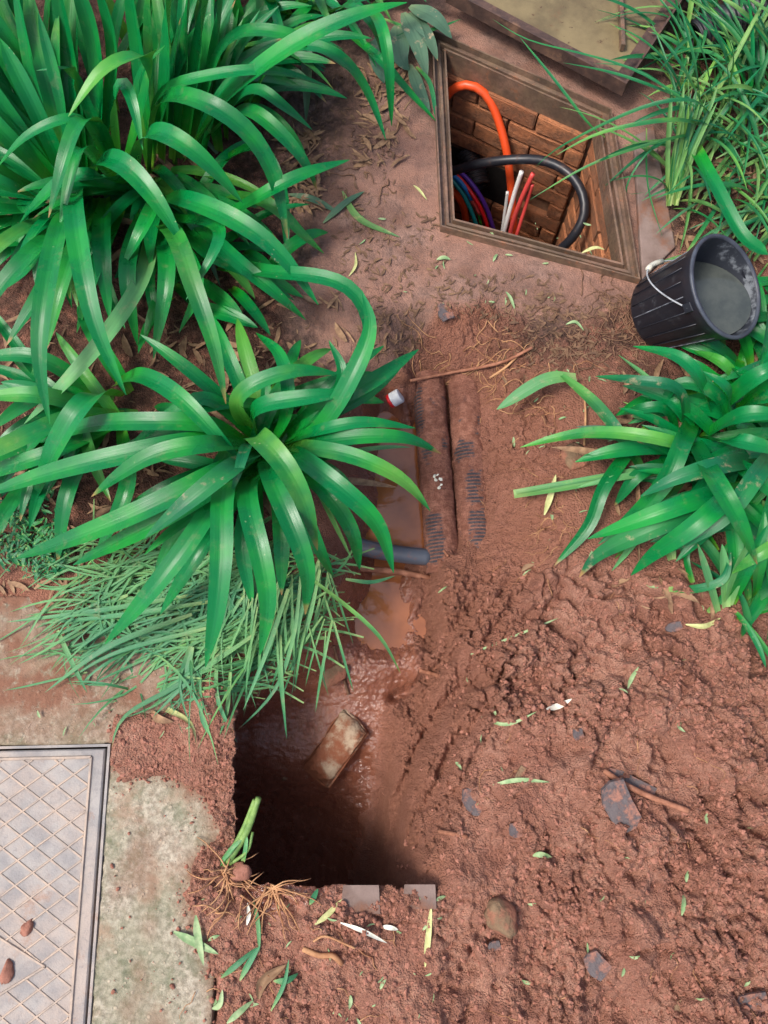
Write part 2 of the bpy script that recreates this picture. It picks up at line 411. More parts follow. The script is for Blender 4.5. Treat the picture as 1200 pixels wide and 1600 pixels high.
def leaf_mat(name, base, tip, pale, rough=.34, mud=.0, trans=.13, dull=0.0, rnd=.5):
    k = N(name); uv = k.coord('UV'); sp = k.n('ShaderNodeSeparateXYZ'); k.l(uv, sp.inputs[0])
    u, v = sp.outputs[0], sp.outputs[1]
    oi = k.n('ShaderNodeObjectInfo').outputs['Random']
    col = k.mix(k.ramp(v, .02, .5), base, tip)
    col = k.mix(k.ramp(v, .0, .16, .8, 0), col, pale)
    col = k.mix(k.ramp(oi, .2, 1, 0, rnd), col, tuple(x*.5 for x in tip))
    vein = k.noise(1, 3, .6, k.scaled(uv, 34, 1.2, 1))
    col = k.mix(k.ramp(vein, .35, .7, 0, .38), col, tuple(x*.55 for x in tip))
    mid = k.math('ABSOLUTE', k.math('SUBTRACT', u, .5))
    col = k.mix(k.ramp(mid, .10, .02, 0, .22), col, tuple(x*.6 for x in tip))
    col = k.mix(k.ramp(k.noise(6, 4, .6), .42, .7, 0, .35), col, tuple(x*1.35+.004 for x in base))
    if mud:
        f = k.math('MULTIPLY', k.ramp(k.noise(28, 6, .7), .56, .68), mud); col = k.mix(f, col, lin(168, 148, 118))
    brown = k.math('MULTIPLY', k.ramp(k.math('ADD', v, k.math('MULTIPLY', k.noise(30, 3), .08)), .985, 1.03), k.ramp(oi, .8, .84)); col = k.mix(brown, col, lin(150, 120, 74))
    yel = k.math('MULTIPLY', k.ramp(k.math('FRACT', k.math('MULTIPLY', oi, 7.3)), .8, .95), k.ramp(k.noise(5, 4), .35, .65)); col = k.mix(k.math('MULTIPLY', yel, .55), col, lin(120, 176, 60))
    # small scars
    f = k.math('MULTIPLY', k.ramp(k.voro(55), .16, .06), k.ramp(k.noise(9, 2), .6, .7))
    col = k.mix(k.math('MULTIPLY', f, .7), col, lin(176, 190, 140))
    h = k.math('ADD', vein, k.math('MULTIPLY', k.ramp(mid, .10, 0), .6))
    nor = k.bump(h, .22, .003)
    k.done(col, k.ramp(k.noise(12, 3), .3, .7, rough-.06, rough+.12), nor, .45)
    k.b.inputs['Coat Weight'].default_value = .0; k.b.inputs['Coat Roughness'].default_value = .36; k.b.inputs['Coat Tint'].default_value = (.9, .97, 1, 1)
    tr = k.n('ShaderNodeBsdfTranslucent'); k.l(k.mix(.4, col, lin(120, 190, 40)), tr.inputs[0]); k.l(nor, tr.inputs['Normal'])
    mx = k.n('ShaderNodeMixShader'); mx.inputs[0].default_value = trans
    k.l(k.b.outputs[0], mx.inputs[1]); k.l(tr.outputs[0], mx.inputs[2]); k.l(mx.outputs[0], k.out.inputs[0])
    return k.m
M['leaf'] = leaf_mat('strap_leaf', lin(26, 152, 30), lin(0, 122, 62), lin(152, 200, 62), .30, mud=.12)
M['leafpale'] = leaf_mat('pale_strap_leaf', lin(112, 168, 90), lin(92, 158, 98), lin(168, 192, 120), .42, .3)
M['leafold'] = leaf_mat('bruised_strap_leaf', lin(32, 132, 50), lin(14, 108, 66), lin(160, 190, 110), .36, .6)
M['leafdull'] = leaf_mat('wilted_grey_leaf', lin(92, 124, 92), lin(70, 106, 84), lin(120, 140, 100), .6, .9)
M['grass'] = leaf_mat('long_grass', lin(62, 136, 58), lin(22, 112, 66), lin(160, 186, 96), .4)
M['grasspale'] = leaf_mat('pale_grass_stem', lin(146, 176, 92), lin(90, 146, 76), lin(190, 200, 128), .45)
M['cutgrass'] = leaf_mat('cut_grass', lin(118, 164, 100), lin(66, 138, 92), lin(166, 190, 116), .5, .3)
M['stalk'] = plain('cut_green_stalk', lin(126, 158, 84), lin(88, 122, 62), 40, .5)
M['dry'] = plain('dry_leaf', lin(160, 128, 96), lin(116, 86, 64), 60, .75, rnd=.7)
M['bit'] = plain('leaf_bit_green', lin(152, 172, 126), lin(112, 144, 96), 60, .6)
M['bitwhite'] = plain('bleached_leaf', lin(236, 236, 222), lin(216, 216, 196), 60, .6)
M['bityellow'] = plain('yellowing_leaf', lin(196, 196, 136), lin(166, 170, 108), 60, .6)
M['litter'] = plain('dead_litter', lin(126, 98, 74), lin(84, 62, 48), 40, .85)

# ------------------------------------------------------------------ ground
NODES = [  # plan spot, height
 (560,600,0),(520,560,.0),(600,560,-.0),(640,570,-.01),(640,600,-.15),(600,610,-.19),(575,645,-.16),(560,700,-.14),(545,660,-.04),(535,760,-.06),
 (600,660,-.26),(612,750,-.27),(612,820,-.27),(600,860,-.275),(575,850,-.25),(545,820,-.12),(585,900,-.285),(545,930,-.17),(590,950,-.31),(608,990,-.30),(560,1030,-.235),(600,1045,-.24),(635,1040,-.235),(530,1000,-.20),(556,985,-.275),(560,950,-.28),(642,960,-.28),(640,1000,-.275),(625,920,-.29),(640,880,-.275),
 (700,480,.0),(740,470,.0),(760,510,-.03),(720,540,-.05),(700,570,-.09),(760,570,-.07),(820,530,-.01),(850,580,-.01),
 (668,620,-.18),(697,620,-.145),(722,620,-.145),(668,720,-.19),(699,720,-.15),(732,720,-.15),(680,830,-.20),(712,830,-.16),(745,830,-.16),
 (770,640,-.10),(765,730,-.11),(770,820,-.12),(815,650,-.05),(815,750,-.055),(820,840,-.06),(870,660,-.01),(870,760,-.005),(870,850,0),(930,700,0),(930,800,.01),
 (695,890,-.13),(750,900,-.10),(800,920,-.06),(850,930,-.01),(660,950,-.25),
 (660,1000,-.285),(712,1000,-.12),(770,1010,-.06),(820,1020,-.03),(870,1020,.02),
 (640,1075,-.30),(678,1070,-.20),(720,1085,-.11),(765,1100,-.05),(815,1110,.0),
 (590,1130,-.33),(635,1160,-.30),(675,1180,-.16),(720,1190,-.07),(765,1200,-.0),
 (560,1220,-.44),(605,1240,-.40),(645,1250,-.24),(685,1260,-.10),(725,1270,-.02),
 (470,1310,-.74),(540,1320,-.70),(590,1330,-.48),(630,1340,-.22),(660,1340,-.07),(700,1350,-.0),
 (420,1300,-.74),(430,1240,-.56),(400,1190,-.42),(430,1160,-.36),(480,1190,-.37),(395,1135,-.35),(440,1110,-.32),(490,1085,-.30),(540,1085,-.29),(540,1120,-.32),(515,1170,-.34),
 (360,1250,-.66),(350,1330,-.82),(450,1390,-.82),(560,1390,-.7),(630,1390,-.2),(690,1400,.0),
 (380,1085,-.06),(360,1060,0),(430,1050,-.12),(470,990,-.06),(500,930,-.05),(420,960,0),(520,880,-.05),(450,850,0),
 (350,1130,0),(300,1100,0),(300,1000,0),(200,900,0),(100,1000,0),(200,700,0),(400,700,0),(100,500,0),(300,300,0),(500,300,0),(600,200,0),(640,400,0),(700,420,0),(850,450,0),(950,500,0),(1000,600,.01),
 (900,960,.03),(950,1000,.055),(1050,960,.05),(1000,1080,.075),(900,1120,.04),(850,1200,.035),(900,1300,.06),(1000,1250,.08),(1100,1200,.10),(1150,1350,.10),(1000,1400,.08),(850,1400,.04),(780,1330,.01),(760,1450,.015),(880,1520,.04),(1050,1540,.07),(1180,1500,.09),(700,1560,.0),
 (1130,1050,.085),(1150,980,.04),(1200,1100,.08),(1100,850,.02),(1100,700,.02),(1150,500,.0),(1100,300,0),(1000,100,0),(1180,100,0),(300,50,0),(50,50,0),(700,0,0),(1250,900,0),(-50,800,0),(-100,300,0),
]
def rbf_fit(nodes, c=.035):
    pts = np.array([tuple(P(u, v, z)) for u, v, z in nodes])
    ring = []
    for a in range(0, 360, 20):
        ring.append((math.cos(R(a))*3.2, .8+math.sin(R(a))*3.2, 0))
    for xx in (-.9, -.6, -.3): pass
    pts = np.vstack([pts, ring]); xy = pts[:, :2]; z = pts[:, 2]
    d = np.sqrt(((xy[:, None]-xy[None])**2).sum(-1)+c*c)
    A = d+np.eye(len(z))*-.004
    wv = np.linalg.solve(A, z); return xy, wv, c
XY0, WV, RC = rbf_fit(NODES)
def rbf(x, y):
    out = np.zeros(x.shape)
    for (px, py), wi in zip(XY0, WV): out += wi*np.sqrt((x-px)**2+(y-py)**2+RC*RC)
    return out

def axis(lo, hi, steps, far):
    """fine inside, growing outside"""
    a = []; x = lo
    while x < hi:
        a.append(x); x += steps(x)
    g = .012; l = [lo]; r = [a[-1]]
    while l[-1] > -far: l.append(l[-1]-g); r.append(r[-1]+g); g *= 1.45
    return np.array(l[:0:-1]+a+r[1:])
GX = axis(-1.02, 1.06, lambda x: .0034 if -.45 < x < .95 else .006, 60)
GY = axis(-.68, 2.3, lambda y: .0034 if y < 1.22 else .007, 60)
X, Y = np.meshgrid(GX, GY)           # rows = y
U, V = to_plan(np.clip(X, -4, 4), np.clip(Y, -.9, 6.0))
near = sstep(3.2, 1.6, np.hypot(X, Y-.8))

# wandering edge for the masks
ZR = rbf(X, Y)*near; U2, V2 = to_plan(np.clip(X, -4, 4), np.clip(Y, -.9, 6.0), np.clip(ZR, -.7, .12))
wob = 14*fbm(X*7, Y*7, 4, 3); wob2 = 14*fbm(X*7, Y*7, 4, 41)
Uw, Vw = U+wob, V+wob2
LOOSE = [(830,900),(900,880),(980,905),(1060,880),(1130,950),(1500,960),(1700,1900),(330,1900),(330,1560),(290,1380),(400,1378),(690,1387),(705,1310),(735,1200),(775,1100),(805,1000)]
loose = poly_mask(Uw, Vw, LOOSE, 22)
LEFTSOIL = [(180,1095),(385,1080),(400,1390),(300,1400),(300,1340),(335,1305),(325,1255),(250,1222),(190,1236),(176,1190)]
leftsoil = poly_mask(Uw, Vw, LEFTSOIL, 12)
CONC = [(-500,995),(90,1000),(190,1050),(172,1120),(172,1190),(192,1228),(250,1216),(322,1250),(338,1305),(300,1342),(290,1400),(318,1460),(340,1540),(330,1900),(-500,1900)]
conc = poly_mask(U+.7*wob, V+.7*wob2, CONC, 9)
CLAYP = [(690,490),(760,465),(830,510),(850,580),(880,640),(885,900),(850,1000),(780,1130),(700,1330),(650,1380),(360,1380),(370,1120),(460,1040),(540,930),(550,640),(640,570)]
clay = poly_mask(U2+wob, V2+wob2, CLAYP, 18)
WETP = [(560,860),(640,890),(655,990),(650,1060),(600,1130),(590,1230),(560,1320),(360,1400),(370,1110),(440,1040),(520,940)]
wet = poly_mask(U2+.6*wob, V2+.6*wob2, WETP, 26)
wet = wet*sstep(372, 392, U)
wet = np.maximum(wet, .8*poly_mask(U2+wob*.5, V2+wob2*.5, [(565,610),(645,600),(655,860),(565,860)], 12))
hum = np.exp(-(((Uw-870)/95)**2+((Vw-520)/60)**2))*1.0
hum = np.maximum(hum, np.exp(-(((Uw-970)/60)**2+((Vw-520)/60)**2)))
hum = np.maximum(hum, poly_mask(Uw, Vw, [(-500,-2000),(560,-600),(590,120),(560,220),(500,330),(480,450),(500,560),(430,700),(420,900),(250,930),(150,880),(-500,900)], 40)*.85)
hum = np.maximum(hum, poly_mask(Uw, Vw, [(960,560),(1500,400),(1500,960),(1120,930),(1000,840),(930,760)], 30)*.75)
hum = np.maximum(hum, poly_mask(Uw, Vw, [(1040,380),(1010,100),(1100,-600),(2200,-600),(1500,420)], 25)*.9)
hum = np.maximum(hum, .6*np.exp(-(((Uw-620)/50)**2+((Vw-520)/40)**2)))
hum = np.maximum(hum, .7*np.exp(-(((Uw-560)/40)**2+((Vw-230)/70)**2)))
pack = np.clip(1-loose-clay-leftsoil, 0, 1)*poly_mask(Uw, Vw, [(430,-800),(1080,-800),(1060,380),(1000,480),(860,520),(800,490),(700,490),(640,560),(560,610),(440,560)], 25)
pack = np.maximum(pack, .0)

Z = rbf(X, Y)*near
Z += near*.012*fbm(X*3.1, Y*3.1, 3, 77)*(1-conc)
# under the concrete the ground drops away
edgeL = 370+3*fbm(Y*22, Y*0+.3, 3, 5)*2; edgeB = 1381+3*fbm(X*22, X*0+.7, 3, 6)*2
sharp = ((U < edgeL) & (V > 1125)) | ((V > edgeB) & (U < 683))
topz = np.where(sharp, .010*fbm(X*6, Y*6, 4, 8), 0)
Z = np.where(sharp, topz, Z)
lift = .014*np.clip(leftsoil+loose*(V > 1370), 0, 1)
Z += np.where(sharp, lift, 0)
bl = sstep(683, 800, U); Z = np.where((V > edgeB) & (U >= 683), (.010*fbm(X*6, Y*6, 4, 8)+.012)*(1-bl)+Z*bl, Z)
bl2 = sstep(1080, 1125, V); Z = np.where((V <= 1125) & (U < edgeL), Z*(1-bl2)+bl2*(.010*fbm(X*6, Y*6, 4, 8)+.012*leftsoil), Z)
inpit = (~sharp) & (Z < -.05)
# coarse shape of the spoil
def clods(freq, seed, warp=.55):
    """angular lumps: flat-topped cells, each with its own height and tilt, split by crevices"""
    wx = warp*fbm(X*freq*.9, Y*freq*.9, 3, seed+1); wy = warp*fbm(X*freq*.9+9, Y*freq*.9+4, 3, seed+2)
    gx, gy = X*freq+wx, Y*freq+wy
    f1, f2, idv = worley(gx, gy, seed)
    t1 = (idv*17.3) % 1-.5; t2 = (idv*41.7) % 1-.5
    edge = sstep(0, .30, f2-f1)
    return edge*(.25+.75*idv**1.5)+edge*f1*(t1*np.cos(6.28*t2)*1.2)-.35*f1
big = clods(6.5, 11); mid = clods(16, 12); sml = clods(37, 13); tin = clods(85, 14, .3)
patch = sstep(-.35, .45, fbm(X*3.3, Y*3.3, 3, 21))         # crumbly here, smeared there
patch2 = sstep(-.3, .5, fbm(X*5.1, Y*5.1, 3, 22))
crag = loose*np.where(sharp, .55, 1)
ridg = 1-np.abs(fbm(X*11, Y*11, 4, 31))
Z += crag*(.044*big*patch2+.032*fbm(X*5, Y*5, 5, 32)+.030*mid*(.3+.7*patch)+.017*sml*(.35+.65*patch)+.0065*tin*(.4+.6*patch)+.008*ridg+.004*fbm(X*60, Y*60, 4, 33)-.014)
Z -= crag*.03*sstep(.55, .95, 1-np.abs(fbm(X*4.3+2, Y*4.3, 4, 35))*1.6)*sstep(.1, .5, fbm(X*2.6, Y*2.6, 2, 36))
Z += leftsoil*(1-loose)*(.007*mid*patch+.005*sml+.003*tin+.004*fbm(X*14, Y*14, 4, 37))
# clay: smeared, stepped, with drag marks running down to the pit
ang = R(62); a1 = X*math.cos(ang)+Y*math.sin(ang); a2 = -X*math.sin(ang)+Y*math.cos(ang)
slope = clay*sstep(840, 960, V2)*sstep(600, 650, U2)
Z += slope*(.030*fbm(a1*3.5, a2*15, 4, 51)+.017*(1-np.abs(gnoise(a1*7, a2*34, 52)))+.018*mid*patch2+.010*sml+.005*tin)
def groove(pts, depth, width):
    d2 = np.full(X.shape, 1e9)
    for (x0, y0), (x1, y1) in zip(pts[:-1], pts[1:]):
        ex, ey = x1-x0, y1-y0; t = np.clip(((U2-x0)*ex+(V2-y0)*ey)/(ex*ex+ey*ey), 0, 1)
        d2 = np.minimum(d2, (U2+.5*wob-x0-t*ex)**2+(V2+.5*wob2-y0-t*ey)**2)
    return depth*np.exp(-d2/width**2)
for pts, dp, wdt in [([(697,596),(704,720),(715,862)],.04,6), ([(640,598),(650,720),(664,860)],.03,6), ([(745,1065),(690,1100),(650,1180),(612,1290)],.05,10), ([(705,1020),(664,1062),(616,1088)],.045,8), ([(790,1050),(720,1150),(665,1260)],.035,10), ([(672,895),(660,960),(672,1015)],.035,9), ([(820,960),(760,1040)],.018,9), ([(560,1180),(600,1220),(580,1290)],.02,12), ([(850,880),(800,960),(770,985)],.018,10), ([(770,720),(760,800),(745,870)],.012,8), ([(800,600),(790,660)],.012,7)]:
    Z -= groove(pts, dp, wdt)*near
for pts, dp, wdt in [([(775,1075),(715,1120),(670,1210)],.03,14), ([(700,905),(690,990),(650,1030)],.025,14), ([(835,985),(790,1030)],.025,16), ([(610,1110),(640,1150),(620,1220)],.02,14)]:
    Z += groove(pts, dp, wdt)*near
cl = clay*(1-loose)*(1-wet)
Z += cl*(.006*fbm(X*22, Y*22, 4, 61)+.0105*sml*(.3+.7*patch)+.0058*tin+.011*mid*patch2+.005*(1-np.abs(fbm(X*16, Y*26, 3, 62)))-.004)
cracks = sstep(.055, .0, np.abs(fbm(X*8, Y*5, 4, 63)))*sstep(.05, .3, fbm(X*4, Y*4, 2, 64))
Z -= .010*cracks*cl
# keep the bed of the standing water smooth
Z += np.where(ZR < -.245, .6, 1)*wet*(.0058*fbm(X*115, Y*115, 2, 73)+.0035*fbm(X*34, Y*34, 4, 71)+.006*mid*patch2+.006*fbm(X*13, Y*13, 3, 72))
Z += hum*(1-loose)*(1-conc)*(.005*fbm(X*35, Y*35, 4, 81)+.004*tin)*near
Z += pack*(.0024*fbm(X*30, Y*30, 5, 82)+.0016*tin*patch)
# a spade-cut step on the right of the heap
step = sstep(1152, 1164, U+.35*wob)*sstep(935, 965, V)*sstep(1075, 1045, V)
Z -= .085*step*loose
# exposed concrete: ground lies lower
Z = np.where(conc > .02, Z*(1-conc)+conc*-.035, Z)
flatten = poly_mask(U, V, [(655,20),(985,-10),(1060,200),(1066,400),(1000,450),(670,385)], 20)
Z = Z*(1-flatten)+(-.004)*flatten

# the manhole cover lies along these axes
CO = np.array(P(173, 1163)); CD = np.array(P(141, 1600))-CO; CD /= np.linalg.norm(CD)
CLf = np.array([CD[1], -CD[0], 0]); CLf = CLf if CLf[0] < 0 else -CLf
COVW, COVL = .62, .98
qa = (X-CO[0])*CLf[0]+(Y-CO[1])*CLf[1]; qb = (X-CO[0])*CD[0]+(Y-CO[1])*CD[1]
incov = (qa > -.004) & (qa < COVW+.004) & (qb > -.004) & (qb < COVL+.004)
Z = np.where(incov, -.12, Z)
# undercut on the slab sides of the pit
xl = np.array(P(370, 1250))[0]; yb = np.array(P(520, 1381))[1]
dep = np.where(inpit, -Z, 0)
deep = sstep(1020, 1060, V)
XX = X-dep*.30*np.exp(-np.clip(X-xl, 0, 9)/.09)*deep*inpit
YY = Y-dep*.30*np.exp(-np.clip(Y-yb, 0, 9)/.09)*deep*(U < 700)*inpit

# chamber opening
QUAD = [P(697, 75, .02), P(935, 181, .02), P(972, 408, .02), P(711, 339, .02)]   # far left, far right, near right, near left
def quad_offset(q, d):
    """offset a quad outwards by d (mitred)"""
    n = 4; c = sum((np.array(p)[:2] for p in q))/4; L = []
    for i in range(n):
        a = np.array(q[i])[:2]; b = np.array(q[(i+1) % n])[:2]; e = b-a; nrm = np.array([e[1], -e[0]])/np.linalg.norm(e)
        if np.dot(nrm, (a+b)/2-c) < 0: nrm = -nrm
        L.append((a+nrm*d, e))
    out = []
    for i in range(n):
        (p, r), (q2, s) = L[i-1], L[i]
        t = ((q2[0]-p[0])*s[1]-(q2[1]-p[1])*s[0])/(r[0]*s[1]-r[1]*s[0]); out.append(p+r*t)
    return out
HQ = quad_offset(QUAD, .030)
hole = poly_mask(X, Y, [tuple(p) for p in HQ], 1e-6) > .5

ny, nx = X.shape
idx = np.arange(nx*ny).reshape(ny, nx)
keep = ~(hole[:-1, :-1] | hole[1:, :-1] | hole[:-1, 1:] | hole[1:, 1:])
quads = np.stack([idx[:-1, :-1], idx[:-1, 1:], idx[1:, 1:], idx[1:, :-1]], -1)[keep]
def np_mesh(name, co, quads):
    me = bpy.data.meshes.new(name); nf = len(quads)
    me.vertices.add(len(co)); me.vertices.foreach_set('co', co.astype(np.float32).ravel())
    me.loops.add(nf*4); me.loops.foreach_set('vertex_index', quads.astype(np.int32).ravel())
    me.polygons.add(nf); me.polygons.foreach_set('loop_start', np.arange(0, nf*4, 4, dtype=np.int32))
    me.polygons.foreach_set('use_smooth', np.ones(nf, bool)); me.update(calc_edges=True); me.validate(); return me
def set_attr(me, name, arr):
    if arr.ndim == 1:
        me.attributes.new(name, 'FLOAT', 'POINT').data.foreach_set('value', arr.astype(np.float32))
    else:
        me.attributes.new(name, 'FLOAT_COLOR', 'POINT').data.foreach_set('color', arr.astype(np.float32).ravel())
used = np.zeros(nx*ny, bool); used[quads.ravel()] = True
remap = np.cumsum(used)-1
gm = np_mesh('ground', np.stack([XX, YY, Z], -1).reshape(-1, 3)[used], remap[quads])
on = np.ones(X.size)
lm = np.clip(loose+leftsoil, 0, 1)
set_attr(gm, 'mask', np.stack([lm.ravel(), wet.ravel(), np.clip(hum*(1-lm)*(1-wet), 0, 1).ravel(), on], -1)[used])
set_attr(gm, 'mask_two', np.stack([pack.ravel(), on*0, on*0, on], -1)[used])
ground = tag(link('ground', gm, None, M['soil']), 'red clay ground with a dug trench and spoil heap', kind='structure')

def gz(x, y):
    i = np.clip(np.searchsorted(GX, x)-1, 0, nx-2); j = np.clip(np.searchsorted(GY, y)-1, 0, ny-2)
    fx = (x-GX[i])/(GX[i+1]-GX[i]); fy = (y-GY[j])/(GY[j+1]-GY[j])
    z = (Z[j, i]*(1-fx)+Z[j, i+1]*fx)*(1-fy)+(Z[j+1, i]*(1-fx)+Z[j+1, i+1]*fx)*fy
    if conc[j, i] > .3: z = max(z, .003)
    return float(z)
def G(u, v, lift=0.0):
    """spot on the ground"""
    z = 0.0
    for _ in range(10):
        p = P(u, v, z); z = .5*z+.5*gz(p.x, p.y)
    p = P(u, v, z); return Vector((p.x, p.y, gz(p.x, p.y)+lift))

# loose crumbs of soil
def crumbs(name, n, region, rlo, rhi, m, label):
    ico = bmesh.new(); bmesh.ops.create_icosphere(ico, subdivisions=1, radius=1)
    bv = np.array([v.co[:] for v in ico.verts]); bf = np.array([[v.index for v in f.verts] for f in ico.faces]); ico.free()
    Vs = []; Fs = []; k = 0
    pts = region(n)
    for (x, y) in pts:
        r = rlo*(rhi/rlo)**(rng.random()**2.2)
        v = bv*(1+.8*(rng.random((len(bv), 1))-.5))*np.array([1, .55+.5*rng.random(), .45+.4*rng.random()])*r
        a = rng.random()*6.28; v = np.stack([v[:, 0]*math.cos(a)-v[:, 1]*math.sin(a), v[:, 0]*math.sin(a)+v[:, 1]*math.cos(a), v[:, 2]], -1)
        Vs.append(v+np.array([x, y, gz(x, y)+r*.02])); Fs.append(bf+k); k += len(bv)
    co = np.vstack(Vs); fc = np.vstack(Fs)
    me = bpy.data.meshes.new(name); me.vertices.add(len(co)); me.vertices.foreach_set('co', co.astype(np.float32).ravel())
    me.loops.add(len(fc)*3); me.loops.foreach_set('vertex_index', fc.astype(np.int32).ravel())
    me.polygons.add(len(fc)); me.polygons.foreach_set('loop_start', np.arange(0, len(fc)*3, 3, dtype=np.int32))
    me.polygons.foreach_set('use_smooth', np.zeros(len(fc), bool)); me.update(calc_edges=True)
    return tag(link(name, me, None, m), label, 'soil', kind='stuff')
def region_loose(n):
    out = []
    while len(out) < n:
        u = rng.uniform(170, 1230); v = rng.uniform(880, 1640); p = P(u, v)
        i = min(np.searchsorted(GX, p.x), nx-1); j = min(np.searchsorted(GY, p.y), ny-1)
        if incov[j, i]: continue
        pr = max(loose[j, i]*(.25+.75*patch[j, i]), leftsoil[j, i]*.8, .015*(conc[j, i] > .5), .12*clay[j, i]*(1-wet[j, i]))
        if Z[j, i] < -.25: pr = 0
        if rng.random() < pr: out.append((p.x, p.y))
    return out
crumbs('soil_crumbs', 16000, region_loose, .0013, .0075, M['crumb'], 'loose crumbs of red soil strewn over the spoil')

# muddy water standing in the trench
def water(name, poly, z, label):
    pts = [P(u, v, z) for u, v in poly]; c = sum((Vector(p) for p in pts), Vector())/len(pts)
    o = link(name, mesh(name, [p-c for p in pts], [tuple(range(len(pts)))[::-1]], False, recalc=False), None, M['water']); o.location = c
    if o.data.polygons[0].normal.z < 0: o.data.flip_normals()
    return tag(o, label, kind='structure')
water('trench_water', [(540,600),(655,600),(668,720),(685,860),(540,860)], -.222, 'opaque orange-brown water standing beside the corrugated pipes')
water('puddle_water', [(500,870),(690,870),(700,1000),(665,1042),(540,1042),(490,1000)], -.268, 'opaque orange-brown puddle below the grey pipe stub')

# ------------------------------------------------------------------ concrete apron with the manhole cover
ax = np.arange(-1.5, xl-.03, .006); ay = np.arange(-1.0, .42, .006)
AX, AY = np.meshgrid(ax, ay)
AU, AV = to_plan(AX, AY)
AZ = .0015*fbm(AX*9, AY*9, 3, 91)+.0022*fbm(AX*60, AY*60, 3, 92)
qa2 = (AX-CO[0])*CLf[0]+(AY-CO[1])*CLf[1]; qb2 = (AX-CO[0])*CD[0]+(AY-CO[1])*CD[1]
incov2 = (qa2 > .002) & (qa2 < COVW-.002) & (qb2 > .002) & (qb2 < COVL-.002)
top_edge = AV < 930
ai = np.arange(AX.size).reshape(AX.shape)
kill = incov2 | top_edge | ((AV < 1125) & (AU > 300))
kp = ~(kill[:-1, :-1] | kill[1:, :-1] | kill[:-1, 1:] | kill[1:, 1:])
aq = np.stack([ai[:-1, :-1], ai[:-1, 1:], ai[1:, 1:], ai[1:, :-1]], -1)[kp]
us = np.zeros(AX.size, bool); us[aq.ravel()] = True; rm = np.cumsum(us)-1
am = np_mesh('concrete_apron', np.stack([AX, AY, AZ], -1).reshape(-1, 3)[us], rm[aq])
dirt = 1-poly_mask(AU, AV, [(-900,1165),(160,1165),(165,1205),(250,1212),(315,1255),(330,1305),(292,1345),(285,1420),(312,1480),(330,1560),(320,1900),(-900,1900)], 26)
set_attr(am, 'dirt', np.clip(dirt*np.where(AV < 1170, .55, .9)+.5*sstep(.1, .6, fbm(AX*5, AY*5, 3, 95)), 0, 1).ravel()[us])
ap = tag(link('concrete_apron', am, None, M['concrete']), 'mossy rough concrete apron around the patterned cover', kind='structure')
bmx = bmesh.new(); bmx.from_mesh(am); ext = bmesh.ops.extrude_edge_only(bmx, edges=[e for e in bmx.edges if e.is_boundary])
for v in ext['geom']:
    if isinstance(v, bmesh.types.BMVert): v.co.z = -.09
bmx.to_mesh(am); bmx.free()

def cw(a, b, z): return CO+CLf*a+CD*b+np.array([0, 0, z])
fr = empty('cover_frame', Vector(cw(.3, .3, 0)), 'grey metal frame set in concrete around the diamond-patterned cover', 'frame')
def cbar(a0, a1, b0, b1, z0, z1, nm, par, m):
    V = [cw(a, b, z) for z in (z0, z1) for a, b in ((a0, b0), (a1, b0), (a1, b1), (a0, b1))]
    return part(nm, par, V, [(0, 1, 2, 3), (7, 6, 5, 4), (0, 4, 5, 1), (1, 5, 6, 2), (2, 6, 7, 3), (3, 7, 4, 0)], m, recalc=True)
cbar(-.001, .005, -.001, COVL, -.06, .005, 'rail', fr, M['cover']); cbar(COVW-.008, COVW, -.001, COVL, -.06, .005, 'rail', fr, M['cover'])
cbar(.0055, COVW-.0085, -.001, .005, -.06, .005, 'rail', fr, M['cover']); cbar(.0085, COVW-.0085, COVL-.008, COVL, -.06, .005, 'rail', fr, M['cover'])
cbar(.0052, COVW-.0082, .0052, COVL-.0082, -.075, -.05, 'ledge', fr, M['gap'])
cv = empty('manhole_cover', Vector(cw(.3, .3, 0)), 'grey manhole cover with raised diamond ribs dusted with red soil', 'manhole cover')
A0, A1, B0, B1 = .0105, COVW-.014, .0095, COVL-.014
V, F = [], []
for z, i in ((-.045, 0), (.004, 0), (.007, .003)):
    V += [cw(a, b, z) for a, b in ((A0+i, B0+i), (A1-i, B0+i), (A1-i, B1-i), (A0+i, B1-i))]
F = [(3, 2, 1, 0), (8, 9, 10, 11)]+[(l*4+k, l*4+(k+1) % 4, l*4+4+(k+1) % 4, l*4+4+k) for l in (0, 1) for k in range(4)]
part('plate', cv, V, F, M['cover'], recalc=True)
def crib(p, q, wd, h=.0042, nm='rib'):
    p, q = np.array(p), np.array(q); d = q-p; L = np.linalg.norm(d)
    if L < .012: return
    d /= L; s = np.array([-d[1], d[0]]); V = []
    for z, hw in ((.0065, wd), (.0070+h, wd*.55)):
        for e, sg in ((p, -1), (q, -1), (q, 1), (p, 1)):
            pt = e+s*sg*hw; V.append(cw(pt[0], pt[1], z))
    part(nm, cv, V, [(0, 1, 2, 3), (7, 6, 5, 4), (0, 4, 5, 1), (1, 5, 6, 2), (2, 6, 7, 3), (3, 7, 4, 0)], M['rib'], recalc=True)
bi = .030   # plain border
ra0, ra1, rb0, rb1 = A0+bi, A1-bi, B0+.018, B1-.02
for p, q in (((ra0, rb0), (ra1, rb0)), ((ra0, rb1), (ra1, rb1)), ((ra0, rb0), (ra0, rb1)), ((ra1, rb0), (ra1, rb1))): crib(p, q, .0042, .0046)
